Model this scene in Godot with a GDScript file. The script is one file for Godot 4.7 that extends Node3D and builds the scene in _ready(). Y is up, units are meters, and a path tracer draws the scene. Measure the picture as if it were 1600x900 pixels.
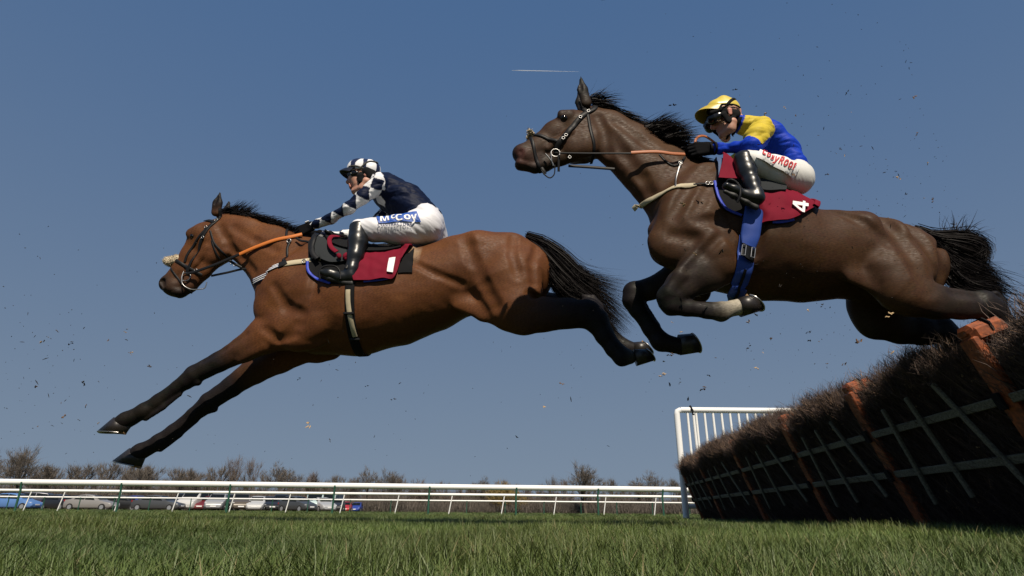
extends Node3D
# A hurdle race seen from a camera lying in the grass: two horses with riders jumping, the brush hurdle, rails, parked cars, bare trees.

var taken := {}
var rng := RandomNumberGenerator.new()
var M := {}


# ---------------------------------------------------------------- a mesh being put together
class Mb:
	var v := PackedVector3Array()
	var n := PackedVector3Array()
	var c := PackedColorArray()
	var ix := PackedInt32Array()
	var col := Color(1, 1, 1)
	var colored := false

	func vert(p: Vector3, nn: Vector3) -> int:
		v.append(p); n.append(nn); c.append(col)
		return v.size() - 1

	func tri(a: int, b: int, d: int) -> void:
		if (v[d] - v[a]).cross(v[b] - v[a]).dot(n[a] + n[b] + n[d]) >= 0.0:
			ix.append(a); ix.append(b); ix.append(d)
		else:
			ix.append(a); ix.append(d); ix.append(b)

	func quad(a: int, b: int, d: int, e: int) -> void:
		tri(a, b, d); tri(a, d, e)

	func flat(p: Array) -> void:          # a flat polygon, fan
		var nn: Vector3 = (p[2] - p[0]).cross(p[1] - p[0]).normalized()
		var s := v.size()
		for q in p: vert(q, nn)
		for i in range(1, p.size() - 1): tri(s, s + i, s + i + 1)

	func face(p: Array, out: Vector3) -> void:   # a flat polygon that faces out
		var nn: Vector3 = (p[2] - p[0]).cross(p[1] - p[0]).normalized()
		if nn.dot(out) < 0.0: nn = -nn
		var s := v.size()
		for q in p: vert(q, nn)
		for i in range(1, p.size() - 1): tri(s, s + i, s + i + 1)

	func tube(p: PackedVector3Array, r: PackedFloat32Array, sides := 6, squash := 1.0, wide := Vector3.ZERO) -> void:
		# squash < 1 makes a strap: its wide side lies along wide x path
		var side := Vector3.ZERO
		var rows := []
		for i in p.size():
			var t := (p[mini(i + 1, p.size() - 1)] - p[maxi(i - 1, 0)]).normalized()
			if wide != Vector3.ZERO: side = t.cross(wide).normalized()
			elif i == 0: side = t.cross(Vector3.UP if absf(t.y) < 0.9 else Vector3.RIGHT).normalized()
			else: side = (side - t * side.dot(t)).normalized()
			var up := side.cross(t)
			var row := PackedInt32Array()
			for k in sides:
				var a := TAU * k / sides
				var o := side * cos(a) + up * sin(a) * squash
				row.append(vert(p[i] + o * r[i], (side * cos(a) * squash + up * sin(a)).normalized()))
			rows.append(row)
		for i in range(1, rows.size()):
			for k in sides:
				quad(rows[i - 1][k], rows[i - 1][(k + 1) % sides], rows[i][(k + 1) % sides], rows[i][k])
		for e in [0, rows.size() - 1]:
			var nn := (p[0] - p[1]).normalized() if e == 0 else (p[e] - p[e - 1]).normalized()
			var s := v.size()
			for k in sides: vert(v[rows[e][k]], nn)
			for k in range(1, sides - 1): tri(s, s + k, s + k + 1)

	func bar(a: Vector3, b: Vector3, ra: float, rb: float, sides := 8) -> void:
		tube(PackedVector3Array([a, b]), PackedFloat32Array([ra, rb]), sides)

	func prism(x: Transform3D, s: Vector3, ch := 0.1) -> void:    # a box with chamfered long edges along y
		var cx := minf(s.x, s.z) * ch
		var o := [Vector2(-s.x / 2 + cx, -s.z / 2), Vector2(s.x / 2 - cx, -s.z / 2), Vector2(s.x / 2, -s.z / 2 + cx), Vector2(s.x / 2, s.z / 2 - cx),
			Vector2(s.x / 2 - cx, s.z / 2), Vector2(-s.x / 2 + cx, s.z / 2), Vector2(-s.x / 2, s.z / 2 - cx), Vector2(-s.x / 2, -s.z / 2 + cx)]
		var rings := [[-s.y / 2, cx], [-s.y / 2 + cx, 0.0], [s.y / 2 - cx, 0.0], [s.y / 2, cx]]
		var pts := []
		for r in rings:
			var row := []
			for q in o:
				row.append(x * Vector3(q.x * (1.0 - 2.0 * r[1] / s.x), r[0], q.y * (1.0 - 2.0 * r[1] / s.z)))
			pts.append(row)
		var mid := x * Vector3.ZERO
		for i in 3:
			for k in 8:
				var a: Vector3 = pts[i][k]
				face([pts[i][k], pts[i][(k + 1) % 8], pts[i + 1][(k + 1) % 8], pts[i + 1][k]], a + pts[i + 1][(k + 1) % 8] - mid * 2.0)
		face(pts[0], x.basis * Vector3.DOWN)
		face(pts[3], x.basis * Vector3.UP)

	func ball(p: Vector3, r: Vector3, b := Basis(), nu := 14, nv := 9) -> void:
		var s := v.size()
		for j in nv + 1:
			for i in nu:
				var f := PI * j / nv
				var a := TAU * i / nu
				var o := Vector3(sin(f) * cos(a), cos(f), sin(f) * sin(a))
				vert(p + b * (o * r), (b * (o / r)).normalized())
		for j in nv:
			for i in nu:
				quad(s + j * nu + i, s + j * nu + (i + 1) % nu, s + (j + 1) * nu + (i + 1) % nu, s + (j + 1) * nu + i)

	func strand(p: PackedVector3Array, w: float, side: Vector3) -> void:   # a flat hair or blade, tapered to its end
		var s := v.size()
		var m := p.size()
		for i in m:
			var t := (p[mini(i + 1, m - 1)] - p[maxi(i - 1, 0)]).normalized()
			var sd := (side - t * side.dot(t)).normalized()
			var nn := sd.cross(t)
			var ww := w * (1.0 - pow(float(i) / (m - 1), 2.0) * 0.9)
			vert(p[i] - sd * ww, nn); vert(p[i] + sd * ww, nn)
		for i in m - 1:
			quad(s + i * 2, s + i * 2 + 1, s + i * 2 + 3, s + i * 2 + 2)

	func sheet(g: Array, thick := 0.0, two := false) -> void:    # a grid of points g[row][column], smooth, with an optional back and rim
		var nr := g.size()
		var nc: int = g[0].size()
		var nn := []
		for r in nr:
			var row := []
			for k in nc:
				var du: Vector3 = g[r][mini(k + 1, nc - 1)] - g[r][maxi(k - 1, 0)]
				var dv: Vector3 = g[mini(r + 1, nr - 1)][k] - g[maxi(r - 1, 0)][k]
				var x := dv.cross(du)
				row.append(x.normalized() if x.length_squared() > 1e-16 else Vector3.UP)
			nn.append(row)
		var sides := [1.0, -1.0] if thick > 0.0 else [1.0]
		for sd in sides:
			var s := v.size()
			for r in nr:
				for k in nc:
					vert(g[r][k] - (nn[r][k] * thick if sd < 0 else Vector3.ZERO), nn[r][k] * sd)
			for r in nr - 1:
				for k in nc - 1:
					quad(s + r * nc + k, s + r * nc + k + 1, s + (r + 1) * nc + k + 1, s + (r + 1) * nc + k)
		if thick > 0.0:
			var loop := []
			for k in nc: loop.append([0, k])
			for r in range(1, nr): loop.append([r, nc - 1])
			for k in range(nc - 2, -1, -1): loop.append([nr - 1, k])
			for r in range(nr - 2, 0, -1): loop.append([r, 0])
			var mid: Vector3 = g[nr / 2][nc / 2]
			for i in loop.size():
				var a = loop[i]; var b = loop[(i + 1) % loop.size()]
				var pa: Vector3 = g[a[0]][a[1]]; var pb: Vector3 = g[b[0]][b[1]]
				if pa.distance_squared_to(pb) > 1e-10:
					face([pa, pb, pb - nn[b[0]][b[1]] * thick, pa - nn[a[0]][a[1]] * thick], pa - mid)

	func commit() -> ArrayMesh:
		var a := []
		a.resize(Mesh.ARRAY_MAX)
		a[Mesh.ARRAY_VERTEX] = v; a[Mesh.ARRAY_NORMAL] = n; a[Mesh.ARRAY_INDEX] = ix
		if colored: a[Mesh.ARRAY_COLOR] = c
		var m := ArrayMesh.new()
		m.add_surface_from_arrays(Mesh.PRIMITIVE_TRIANGLES, a)
		return m


# ---------------------------------------------------------------- a body as a field of smoothly joined tapered bones, meshed with surface nets
class Field:
	var A := PackedVector3Array()
	var D := PackedVector3Array()
	var IL := PackedFloat32Array()
	var R0 := PackedFloat32Array()
	var R1 := PackedFloat32Array()
	var Q0 := PackedFloat32Array()
	var Q1 := PackedFloat32Array()
	var K := PackedFloat32Array()
	var NEG := PackedByteArray()
	var CA := PackedColorArray()
	var CB := PackedColorArray()
	var HASC := PackedByteArray()
	var noise: FastNoiseLite
	var amp := 0.0
	var warp := Basis()        # stretches and turns the folds
	var clips := []            # Planes: what lies above them is cut away
	var cache := {}

	func seg(a: Vector3, b: Vector3, ra: float, rb: float, qa: float, qb: float, k: float, ca: Color, cb: Color, neg := false, hasc := true) -> void:
		var d := b - a
		A.append(a); D.append(d); IL.append(1.0 / maxf(d.length_squared(), 1e-9))
		R0.append(ra); R1.append(rb - ra); Q0.append(qa); Q1.append(qb - qa); K.append(k)
		NEG.append(1 if neg else 0); CA.append(ca); CB.append(cb); HASC.append(1 if hasc else 0)

	func chain(p: Array, k: float, cols, mirror := false, neg := false, hasc := true, grow := 0.0) -> void:
		for sgn in ([1.0, -1.0] if mirror else [1.0]):
			if p.size() == 1:
				var c0: Color = cols[0] if cols is Array else cols
				var a0 := Vector3(p[0][0], p[0][1], p[0][2] * sgn)
				seg(a0, a0 + Vector3(0.001, 0, 0), p[0][3] + grow, p[0][3] + grow, p[0][4], p[0][4], k, c0, c0, neg, hasc)
			for i in p.size() - 1:
				var ca: Color = cols[mini(i, cols.size() - 1)] if cols is Array else cols
				var cb: Color = cols[mini(i + 1, cols.size() - 1)] if cols is Array else cols
				seg(Vector3(p[i][0], p[i][1], p[i][2] * sgn), Vector3(p[i + 1][0], p[i + 1][1], p[i + 1][2] * sgn), p[i][3] + grow, p[i + 1][3] + grow, p[i][4], p[i + 1][4], k, ca, cb, neg, hasc)

	func paint(_p: Vector3, c: Color) -> Color:      # patterns override this
		return c

	func one(p: Vector3, i: int) -> float:
		var w := p - A[i]
		var t := clampf(w.dot(D[i]) * IL[i], 0.0, 1.0)
		w -= D[i] * t
		var q := Q0[i] + Q1[i] * t
		var r := R0[i] + R1[i] * t
		if q == 1.0:
			return w.length() - r
		var s := Vector3(w.x, w.y, w.z / q)
		var l := s.length()
		if l < 1e-5: return -r * minf(1.0, q)
		s.z /= q
		return (l - r) * l / s.length()

	func dist(p: Vector3, ids: PackedInt32Array) -> float:
		var d := 1e3
		for i in ids:
			var e := one(p, i)
			var k := K[i]
			if NEG[i]:
				e = -e
				var hh := maxf(k - absf(d - e), 0.0) / k
				d = maxf(d, e) + hh * hh * k * 0.25
			else:
				var hh := maxf(k - absf(d - e), 0.0) / k
				d = minf(d, e) - hh * hh * k * 0.25
		if amp != 0.0:
			d += amp * noise.get_noise_3dv(warp * p)
		for c in clips:
			d = maxf(d, (c as Plane).distance_to(p))
		return d

	func near(p: Vector3, rad: float, from: PackedInt32Array) -> PackedInt32Array:
		var out := PackedInt32Array()
		for i in from:
			var w := p - A[i]
			w -= D[i] * clampf(w.dot(D[i]) * IL[i], 0.0, 1.0)
			if w.length() - maxf(R0[i], R0[i] + R1[i]) * maxf(1.0, maxf(Q0[i], Q0[i] + Q1[i])) < rad + K[i]:
				out.append(i)
		return out

	func all() -> PackedInt32Array:
		return PackedInt32Array(range(A.size()))

	func color_at(p: Vector3, ids: PackedInt32Array) -> Color:
		var sum := Color(0, 0, 0)
		var ws := 0.0
		for i in ids:
			if not HASC[i]: continue
			var w := p - A[i]
			var t := clampf(w.dot(D[i]) * IL[i], 0.0, 1.0)
			var wt := exp(-clampf(one(p, i), -0.1, 0.6) * 60.0)
			sum += CA[i].lerp(CB[i], t) * wt
			ws += wt
		return sum / maxf(ws, 1e-12)

	# where a line along z through (x, y), coming from the near side, meets the surface grown by off
	func near_z(x: float, y: float, off := 0.0, start := 0.7) -> float:
		var key := Vector2i(floori(x / 0.05), floori(y / 0.05))
		if not cache.has(key):
			var ids := PackedInt32Array()
			var cx := (key.x + 0.5) * 0.05
			var cy := (key.y + 0.5) * 0.05
			for i in A.size():
				var a := Vector2(A[i].x, A[i].y)
				var d := Vector2(D[i].x, D[i].y)
				var t := clampf((Vector2(cx, cy) - a).dot(d) / maxf(d.length_squared(), 1e-9), 0.0, 1.0)
				if (Vector2(cx, cy) - a - d * t).length() < maxf(R0[i], R0[i] + R1[i]) + 0.16: ids.append(i)
			cache[key] = ids
		var ids2: PackedInt32Array = cache[key]
		if ids2.is_empty(): return 0.0
		var z := start
		var best := 1e9
		var bz := 0.0
		for i in 60:
			var d := dist(Vector3(x, y, z), ids2) - off
			if d < best - 1e-5: best = d; bz = z
			if d < 0.0008: return z
			z -= maxf(d * 0.8, 0.002)
			if z < -0.1: break
		return bz

	func groove(p: Array, depth: float, r: float, k: float) -> void:
		# a furrow between two muscles, the same on both sides
		var q := []
		for a in p: q.append(Vector3(a.x, a.y, near_z(a.x, a.y) + r - depth))
		for sg in [1.0, -1.0]:
			for i in q.size() - 1:
				seg(Vector3(q[i].x, q[i].y, q[i].z * sg), Vector3(q[i + 1].x, q[i + 1].y, q[i + 1].z * sg), r, r, 1, 1, k, Color.BLACK, Color.BLACK, true, false)

	func muscle(p: Array, r: float, q: float, hgt: float, k: float, c: Color) -> void:
		# a flat swelling on both sides
		var o := []
		for a in p: o.append(Vector3(a.x, a.y, near_z(a.x, a.y) - r * q + hgt))
		for sg in [1.0, -1.0]:
			for i in o.size() - 1:
				seg(Vector3(o[i].x, o[i].y, o[i].z * sg), Vector3(o[i + 1].x, o[i + 1].y, o[i + 1].z * sg), r, r, q, q, k, c, c)

	func around(c: Vector3, u: Vector3, w: Vector3, off: float, n: int, a0 := 0.0, a1 := TAU, rad := 0.55) -> PackedVector3Array:
		var ids := near(c, rad, all())
		var out := PackedVector3Array()
		for i in n + 1:
			var a := lerpf(a0, a1, float(i) / n)
			var dir := u * cos(a) + w * sin(a)
			var s := 0.0
			for k in 40:
				var d := dist(c + dir * s, ids) - off
				if d > -0.0008 and s > 0.005: break
				s += maxf(absf(d) * 0.8, 0.001)
			out.append(c + dir * s)
		return out

	func mesh(h: float, mb: Mb, use := PackedInt32Array(), box := AABB()) -> void:
		var every := use if use.size() else all()
		var lo := Vector3(1e9, 1e9, 1e9)
		var hi := -lo
		for i in every:
			if NEG[i]: continue
			var r := maxf(R0[i], R0[i] + R1[i]) * maxf(1.0, maxf(Q0[i], Q0[i] + Q1[i])) + K[i] * 0.3 + absf(amp)
			for e in [A[i], A[i] + D[i]]:
				lo = lo.min(e - Vector3(r, r, r)); hi = hi.max(e + Vector3(r, r, r))
		if box.size.x > 0.0:
			lo = lo.max(box.position); hi = hi.min(box.end)
		lo -= Vector3(h, h, h) * 3.0
		var sz := (hi - lo) / h
		var nb := Vector3i(ceili(sz.x / 16.0), ceili(sz.y / 16.0), ceili(sz.z / 16.0))
		var gx := nb.x * 16 + 1
		var gy := nb.y * 16 + 1
		var gz := nb.z * 16 + 1
		var gxy := gx * gy
		var val := PackedFloat32Array()
		val.resize(gxy * gz); val.fill(1e6)
		var vid := PackedInt32Array()
		vid.resize(gxy * gz); vid.fill(-1)
		var act := PackedInt32Array()
		var alist := []
		var big := 16.0 * h * 0.87
		var small := 4.0 * h * 0.87
		for bz in nb.z:
			for by in nb.y:
				for bx in nb.x:
					var ids := near(lo + Vector3(bx * 16 + 8, by * 16 + 8, bz * 16 + 8) * h, big, every)
					if ids.is_empty(): continue
					for s in 64:
						var ox := bx * 16 + (s & 3) * 4
						var oy := by * 16 + ((s >> 2) & 3) * 4
						var oz := bz * 16 + (s >> 4) * 4
						var sub := near(lo + Vector3(ox + 2, oy + 2, oz + 2) * h, small, ids)
						if sub.is_empty(): continue
						if absf(dist(lo + Vector3(ox + 2, oy + 2, oz + 2) * h, sub)) > small * 1.7 + absf(amp): continue
						for k in 5:
							for j in 5:
								var g := ox + (oy + j) * gx + (oz + k) * gxy
								for i in 5:
									if val[g + i] > 9e5:
										val[g + i] = dist(lo + Vector3(ox + i, oy + j, oz + k) * h, sub)
						act.append(ox + oy * gx + oz * gxy)
						alist.append(sub)
		var eo := PackedInt32Array([0, 1, gx, gx + 1, gxy, gxy + 1, gxy + gx, gxy + gx + 1])
		var ea := PackedInt32Array([0, 2, 4, 6, 0, 1, 4, 5, 0, 1, 2, 3])
		var eb := PackedInt32Array([1, 3, 5, 7, 2, 3, 6, 7, 4, 5, 6, 7])
		var cp := [Vector3(0, 0, 0), Vector3(1, 0, 0), Vector3(0, 1, 0), Vector3(1, 1, 0), Vector3(0, 0, 1), Vector3(1, 0, 1), Vector3(0, 1, 1), Vector3(1, 1, 1)]
		var cells := PackedInt32Array()
		var f := PackedFloat32Array()
		f.resize(8)
		for b in act.size():
			var ids: PackedInt32Array = alist[b]
			for s in 64:
				var g := act[b] + (s & 3) + ((s >> 2) & 3) * gx + (s >> 4) * gxy
				var inside := 0
				for i in 8:
					f[i] = val[g + eo[i]]
					if f[i] < 0.0: inside += 1
				if inside == 0 or inside == 8: continue
				var p := Vector3.ZERO
				var m := 0
				for e in 12:
					var fa := f[ea[e]]
					var fb := f[eb[e]]
					if (fa < 0.0) != (fb < 0.0):
						var ca: Vector3 = cp[ea[e]]
						p += ca.lerp(cp[eb[e]], fa / (fa - fb))
						m += 1
				p /= m
				var gr := Vector3(f[1] + f[3] + f[5] + f[7] - f[0] - f[2] - f[4] - f[6], f[2] + f[3] + f[6] + f[7] - f[0] - f[1] - f[4] - f[5], f[4] + f[5] + f[6] + f[7] - f[0] - f[1] - f[2] - f[3])
				var at := lo + (Vector3(g % gx, (g / gx) % gy, g / gxy) + p) * h
				mb.col = paint(at, color_at(at, ids))
				vid[g] = mb.vert(at, gr.normalized())
				cells.append(g)
		var st := [1, gx, gxy]
		for g in cells:
			for ax in 3:
				var s0: int = st[ax]
				if (val[g] < 0.0) == (val[g + s0] < 0.0): continue
				var s1: int = st[(ax + 1) % 3]
				var s2: int = st[(ax + 2) % 3]
				var a := vid[g]
				var b := vid[g - s1]
				var c := vid[g - s1 - s2]
				var d := vid[g - s2]
				if a < 0 or b < 0 or c < 0 or d < 0: continue
				if val[g] < 0.0:
					mb.ix.append(a); mb.ix.append(c); mb.ix.append(b); mb.ix.append(a); mb.ix.append(d); mb.ix.append(c)
				else:
					mb.ix.append(a); mb.ix.append(b); mb.ix.append(c); mb.ix.append(a); mb.ix.append(c); mb.ix.append(d)


# ---------------------------------------------------------------- naming, placing
func numbered(called: String) -> String:
	taken[called] = taken.get(called, -1) + 1
	return called if taken[called] == 0 else "%s_%03d" % [called, taken[called]]

func tag(o: Node, label: String, category := "", group := "", kind := "") -> Node:
	if label: o.set_meta("label", label)
	if category: o.set_meta("category", category)
	if group: o.set_meta("group", group)
	if kind: o.set_meta("kind", kind)
	return o

func thing(called: String, label: String, category: String, at := Vector3.ZERO, turn := 0.0, group := "") -> Node3D:
	var o := Node3D.new()
	o.name = numbered(called)
	o.position = at
	o.rotation.y = turn
	add_child(o)
	tag(o, label, category, group)
	return o

func part(parent: Node3D, called: String, mb, mat: Material) -> MeshInstance3D:
	var o := MeshInstance3D.new()
	o.name = called
	o.mesh = mb.commit() if mb is Mb else mb
	o.material_override = mat
	parent.add_child(o, true)
	return o

func solo(called: String, mb, mat: Material, label: String, category: String, group := "", at := Vector3.ZERO, turn := 0.0) -> MeshInstance3D:
	var o := MeshInstance3D.new()
	o.name = numbered(called)
	o.mesh = mb.commit() if mb is Mb else mb
	o.material_override = mat
	o.position = at
	o.rotation.y = turn
	add_child(o)
	tag(o, label, category, group)
	return o

func struct(called: String, mb, mat: Material) -> MeshInstance3D:
	var o := MeshInstance3D.new()
	o.name = numbered(called)
	o.mesh = mb.commit() if mb is Mb else mb
	o.material_override = mat
	add_child(o)
	o.set_meta("kind", "structure")
	return o


# ---------------------------------------------------------------- materials
func lin(r: float, g: float, b: float) -> Color:
	return Color(r, g, b).linear_to_srgb()

func mat(key: String, albedo: Color, rough := 0.7, metal := 0.0) -> StandardMaterial3D:
	if M.has(key): return M[key]
	var m := StandardMaterial3D.new()
	m.resource_name = key
	m.albedo_color = albedo
	m.roughness = rough
	m.metallic = metal
	m.cull_mode = BaseMaterial3D.CULL_DISABLED
	M[key] = m
	return m

func vmat(key: String, rough := 0.7) -> StandardMaterial3D:    # takes its colour from the vertices
	var m := mat(key, Color.WHITE, rough)
	m.vertex_color_use_as_albedo = true
	return m

func noise_tex(sd: int, freq: float, c0: Color, c1: Color, oct := 4, size := 512, kind := FastNoiseLite.TYPE_SIMPLEX_SMOOTH) -> NoiseTexture2D:
	var n := FastNoiseLite.new()
	n.seed = sd; n.frequency = freq; n.fractal_octaves = oct; n.noise_type = kind
	var t := NoiseTexture2D.new()
	t.width = size; t.height = size; t.seamless = true; t.noise = n
	var g := Gradient.new()
	g.set_color(0, c0); g.set_color(1, c1)
	t.color_ramp = g
	return t

func grain(m: StandardMaterial3D, sd: int, freq: float, lo: float, scale: Vector3, bump := 0.0, oct := 4) -> StandardMaterial3D:
	m.albedo_texture = noise_tex(sd, freq, Color(lo, lo, lo), Color(1, 1, 1), oct)
	m.uv1_triplanar = true
	m.uv1_scale = scale
	if bump > 0.0:
		m.heightmap_enabled = true
		m.heightmap_texture = noise_tex(sd + 7, freq, Color.BLACK, Color.WHITE, oct)
		m.heightmap_scale = bump
	return m


func _ready() -> void:
	rng.seed = 20
	var cam := Camera3D.new()
	cam.name = "camera"
	cam.fov = 52.13
	cam.near = 0.05
	cam.far = 12000.0
	cam.basis = Basis(Vector3.RIGHT, deg_to_rad(21.0)) * Basis(Vector3.BACK, deg_to_rad(0.45))
	cam.position = Vector3(0, 0.11, 0)
	add_child(cam)
	cam.current = true

	var env := Environment.new()
	env.background_mode = Environment.BG_SKY
	var sm := ProceduralSkyMaterial.new()
	sm.sky_top_color = Color(0.232, 0.347, 0.498)
	sm.sky_horizon_color = Color(0.435, 0.492, 0.555)
	sm.sky_curve = 0.32
	sm.ground_horizon_color = Color(0.30, 0.33, 0.34)
	sm.ground_bottom_color = Color(0.16, 0.18, 0.12)
	sm.sun_angle_max = 1.0
	var sky := Sky.new()
	sky.sky_material = sm
	env.sky = sky
	env.ambient_light_source = Environment.AMBIENT_SOURCE_SKY
	env.tonemap_mode = Environment.TONE_MAPPER_LINEAR
	env.tonemap_exposure = 1.3
	env.sdfgi_enabled = true
	env.ssao_enabled = true
	env.ssil_enabled = true
	var we := WorldEnvironment.new()
	we.name = "world_environment"
	we.environment = env
	add_child(we)

	var sun := DirectionalLight3D.new()
	sun.name = "sun"
	sun.light_energy = 1.38
	sun.light_color = Color(1.0, 0.95, 0.87)
	sun.light_angular_distance = 0.5
	sun.shadow_enabled = true
	var to := Vector3(0.15, 0.76, 0.63).normalized()
	sun.basis = Basis.looking_at(-to, Vector3.UP)
	add_child(sun)

	materials()
	ground()
	hurdle()
	wing()
	rails()
	cars()
	trees()
	horse_one()
	horse_two()
	tack_one()
	tack_two()
	rider_one()
	rider_two()
	debris()
	contrail()
	finish_bodies()


func materials() -> void:
	grain(vmat("coat", 0.78), 3, 0.03, 0.60, Vector3(3.0, 12.0, 12.0), 0.022, 4)
	M.coat.roughness_texture = noise_tex(5, 0.02, Color(0.5, 0.5, 0.5), Color.WHITE, 4)
	M.coat.metallic_specular = 0.29
	vmat("skin", 0.55)
	M.skin.subsurf_scatter_enabled = true
	M.skin.subsurf_scatter_strength = 0.15
	mat("hair", lin(0.010, 0.008, 0.008), 0.5)
	M.hair.metallic_specular = 0.2
	mat("hoof", lin(0.035, 0.028, 0.024), 0.4)
	grain(M.hoof, 9, 0.05, 0.55, Vector3(6, 6, 6))
	mat("sole", lin(0.20, 0.115, 0.05), 0.75)
	mat("shoe", lin(0.42, 0.41, 0.40), 0.3, 0.9)
	mat("eye", lin(0.006, 0.005, 0.005), 0.06)
	mat("leather", lin(0.010, 0.010, 0.011), 0.5)
	M.leather.metallic_specular = 0.3
	mat("steel", lin(0.36, 0.355, 0.35), 0.38, 1.0)
	mat("orange_rubber", lin(0.52, 0.145, 0.018), 0.55)
	mat("tan_rubber", lin(0.36, 0.11, 0.035), 0.55)
	mat("cream_web", lin(0.44, 0.38, 0.26), 0.8)
	mat("fleece", lin(0.50, 0.42, 0.30), 0.95)
	mat("maroon", lin(0.16, 0.008, 0.022), 0.75)
	M.maroon.metallic_specular = 0.2
	mat("white_cloth", lin(0.78, 0.78, 0.78), 0.75)
	mat("pad_grey", lin(0.028, 0.031, 0.034), 0.85)
	M.pad_grey.metallic_specular = 0.2
	mat("pad_black", lin(0.010, 0.010, 0.011), 0.8)
	M.pad_black.metallic_specular = 0.2
	mat("blue_web", lin(0.016, 0.055, 0.29), 0.65)
	mat("blue_trim", lin(0.02, 0.045, 0.42), 0.6)
	mat("navy_pad", lin(0.03, 0.07, 0.17), 0.7)
	mat("gloss_boot", lin(0.008, 0.009, 0.010), 0.34)
	mat("boot_sole", lin(0.012, 0.012, 0.012), 0.6)
	mat("glove", lin(0.006, 0.006, 0.007), 0.8)
	M.glove.metallic_specular = 0.15
	vmat("silk", 0.55)
	M.silk.metallic_specular = 0.22
	vmat("breeches", 0.55)
	vmat("helmet", 0.35)
	mat("goggle", lin(0.004, 0.004, 0.005), 0.22)
	mat("logo_blue", lin(0.012, 0.075, 0.36), 0.55)
	mat("logo_white", lin(0.80, 0.80, 0.80), 0.6)
	mat("logo_navy", lin(0.02, 0.035, 0.12), 0.6)
	mat("logo_red", lin(0.55, 0.02, 0.03), 0.6)
	mat("rail_white", lin(0.80, 0.80, 0.79), 0.35)
	mat("rail_green", lin(0.02, 0.085, 0.055), 0.5)
	mat("bark", lin(0.085, 0.066, 0.050), 0.9)


class Coat extends Field:        # a coat is never one even tone
	var blotch := FastNoiseLite.new()
	func paint(p: Vector3, c: Color) -> Color:
		blotch.frequency = 2.2
		blotch.fractal_octaves = 4
		var k := 1.0 + 0.30 * blotch.get_noise_3d(p.x * 0.7, p.y, p.z)
		var m := 1.0 + 0.16 * blotch.get_noise_3d(p.x * 1.6 + 9.0, p.y * 4.0, p.z * 4.0)
		return Color(c.r * k * m, c.g * k * m, c.b * k)

var F1: Field
var later := []

func mesh_later(f: Field, h: float, mb: Mb, parent: Node3D, called: String, m: Material) -> void:
	# the big bodies are meshed on their own threads while the rest is built
	var th := Thread.new()
	th.start(func(): f.mesh(h, mb))
	later.append([th, mb, parent, called, m])

func finish_bodies() -> void:
	for q in later:
		(q[0] as Thread).wait_to_finish()
		part(q[2], q[3], q[1], q[4])

var F2: Field

func hoof(parent: Node3D, fr: Vector3, bk: Vector3, toe: Vector3, heel: Vector3, wt: float, wb: float) -> void:
	# coronet front and back, toe tip and heel: a wall that widens to the ground surface, a sole and a shoe
	var mb := Mb.new()
	var lat := Vector3(0, 0, 1)
	var rows := []
	var n := 20
	for r in 4:
		var t := r / 3.0
		var a := fr.lerp(toe, t)
		var b := bk.lerp(heel, t)
		var w := lerpf(wt, wb, pow(t, 0.8))
		var row := []
		for k in n:
			var g := TAU * k / n
			var f := cos(g)
			var side := sin(g) * (1.0 if f > -0.2 else 1.0 - 0.25 * (-f - 0.2))
			row.append(((a + b) / 2.0) + (a - b) / 2.0 * f + lat * w * side)
		rows.append(row)
	var mid := (fr + bk + toe + heel) / 4.0
	var s := mb.v.size()
	for row in rows:
		for q in row: mb.vert(q, (q - mid).normalized())
	for r in 3:
		for k in n: mb.quad(s + r * n + k, s + r * n + (k + 1) % n, s + (r + 1) * n + (k + 1) % n, s + (r + 1) * n + k)
	var up: Vector3 = ((fr + bk) - (toe + heel)).normalized()
	mb.face(rows[0], up)
	var h := part(parent, "hoof", mb, M.hoof)
	var so := Mb.new()
	var inner := []
	for q in rows[3]: inner.append((toe + heel) / 2.0 + (q - (toe + heel) / 2.0) * 0.97 + up * 0.002)
	so.face(inner, -up)
	so.tube(PackedVector3Array([heel.lerp(toe, 0.02) - up * 0.001, heel.lerp(toe, 0.3) - up * 0.002, heel.lerp(toe, 0.62) - up * 0.001]), PackedFloat32Array([0.016, 0.010, 0.002]), 6)
	part(h, "sole", so, M.sole)
	var sh := Mb.new()
	var path := PackedVector3Array()
	var rr := PackedFloat32Array()
	for k in 17:
		var g := lerpf(-2.5, 2.5, k / 16.0)
		var c := (toe + heel) / 2.0
		path.append(c + (toe - heel) / 2.0 * cos(g) * 0.88 + lat * wb * sin(g) * 0.86 - up * 0.003)
		rr.append(0.011)
	sh.tube(path, rr, 6, 0.35, up)
	part(h, "horseshoe", sh, M.shoe)

func hairs(mb: Mb, roots: Array, dirs: Array, n: int, len0: float, len1: float, w: float, wild: float, droop: float, spread: Vector3, segs := 5) -> void:
	# roots and dirs: guide points along a line and the way the hair lies there
	for i in n:
		var t := rng.randf() * (roots.size() - 1)
		var k := mini(int(t), roots.size() - 2)
		var p: Vector3 = roots[k].lerp(roots[k + 1], t - k)
		var d: Vector3 = dirs[k].lerp(dirs[k + 1], t - k)
		p += Vector3(rng.randfn(), rng.randfn(), rng.randfn()) * spread
		d = (d.normalized() + Vector3(rng.randfn(), rng.randfn(), rng.randfn()) * wild).normalized()
		var l := lerpf(len0, len1, rng.randf()) * d.length()
		var pts := PackedVector3Array()
		var bend := Vector3(rng.randfn(), rng.randfn(), rng.randfn()) * wild * 0.6
		for s in segs + 1:
			var u := float(s) / segs
			pts.append(p + d * l * u + (bend + Vector3(0, -droop, 0)) * l * u * u)
		mb.strand(pts, w * rng.randf_range(0.6, 1.3), Vector3(rng.randfn(), rng.randfn(), rng.randfn()).normalized())

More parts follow.
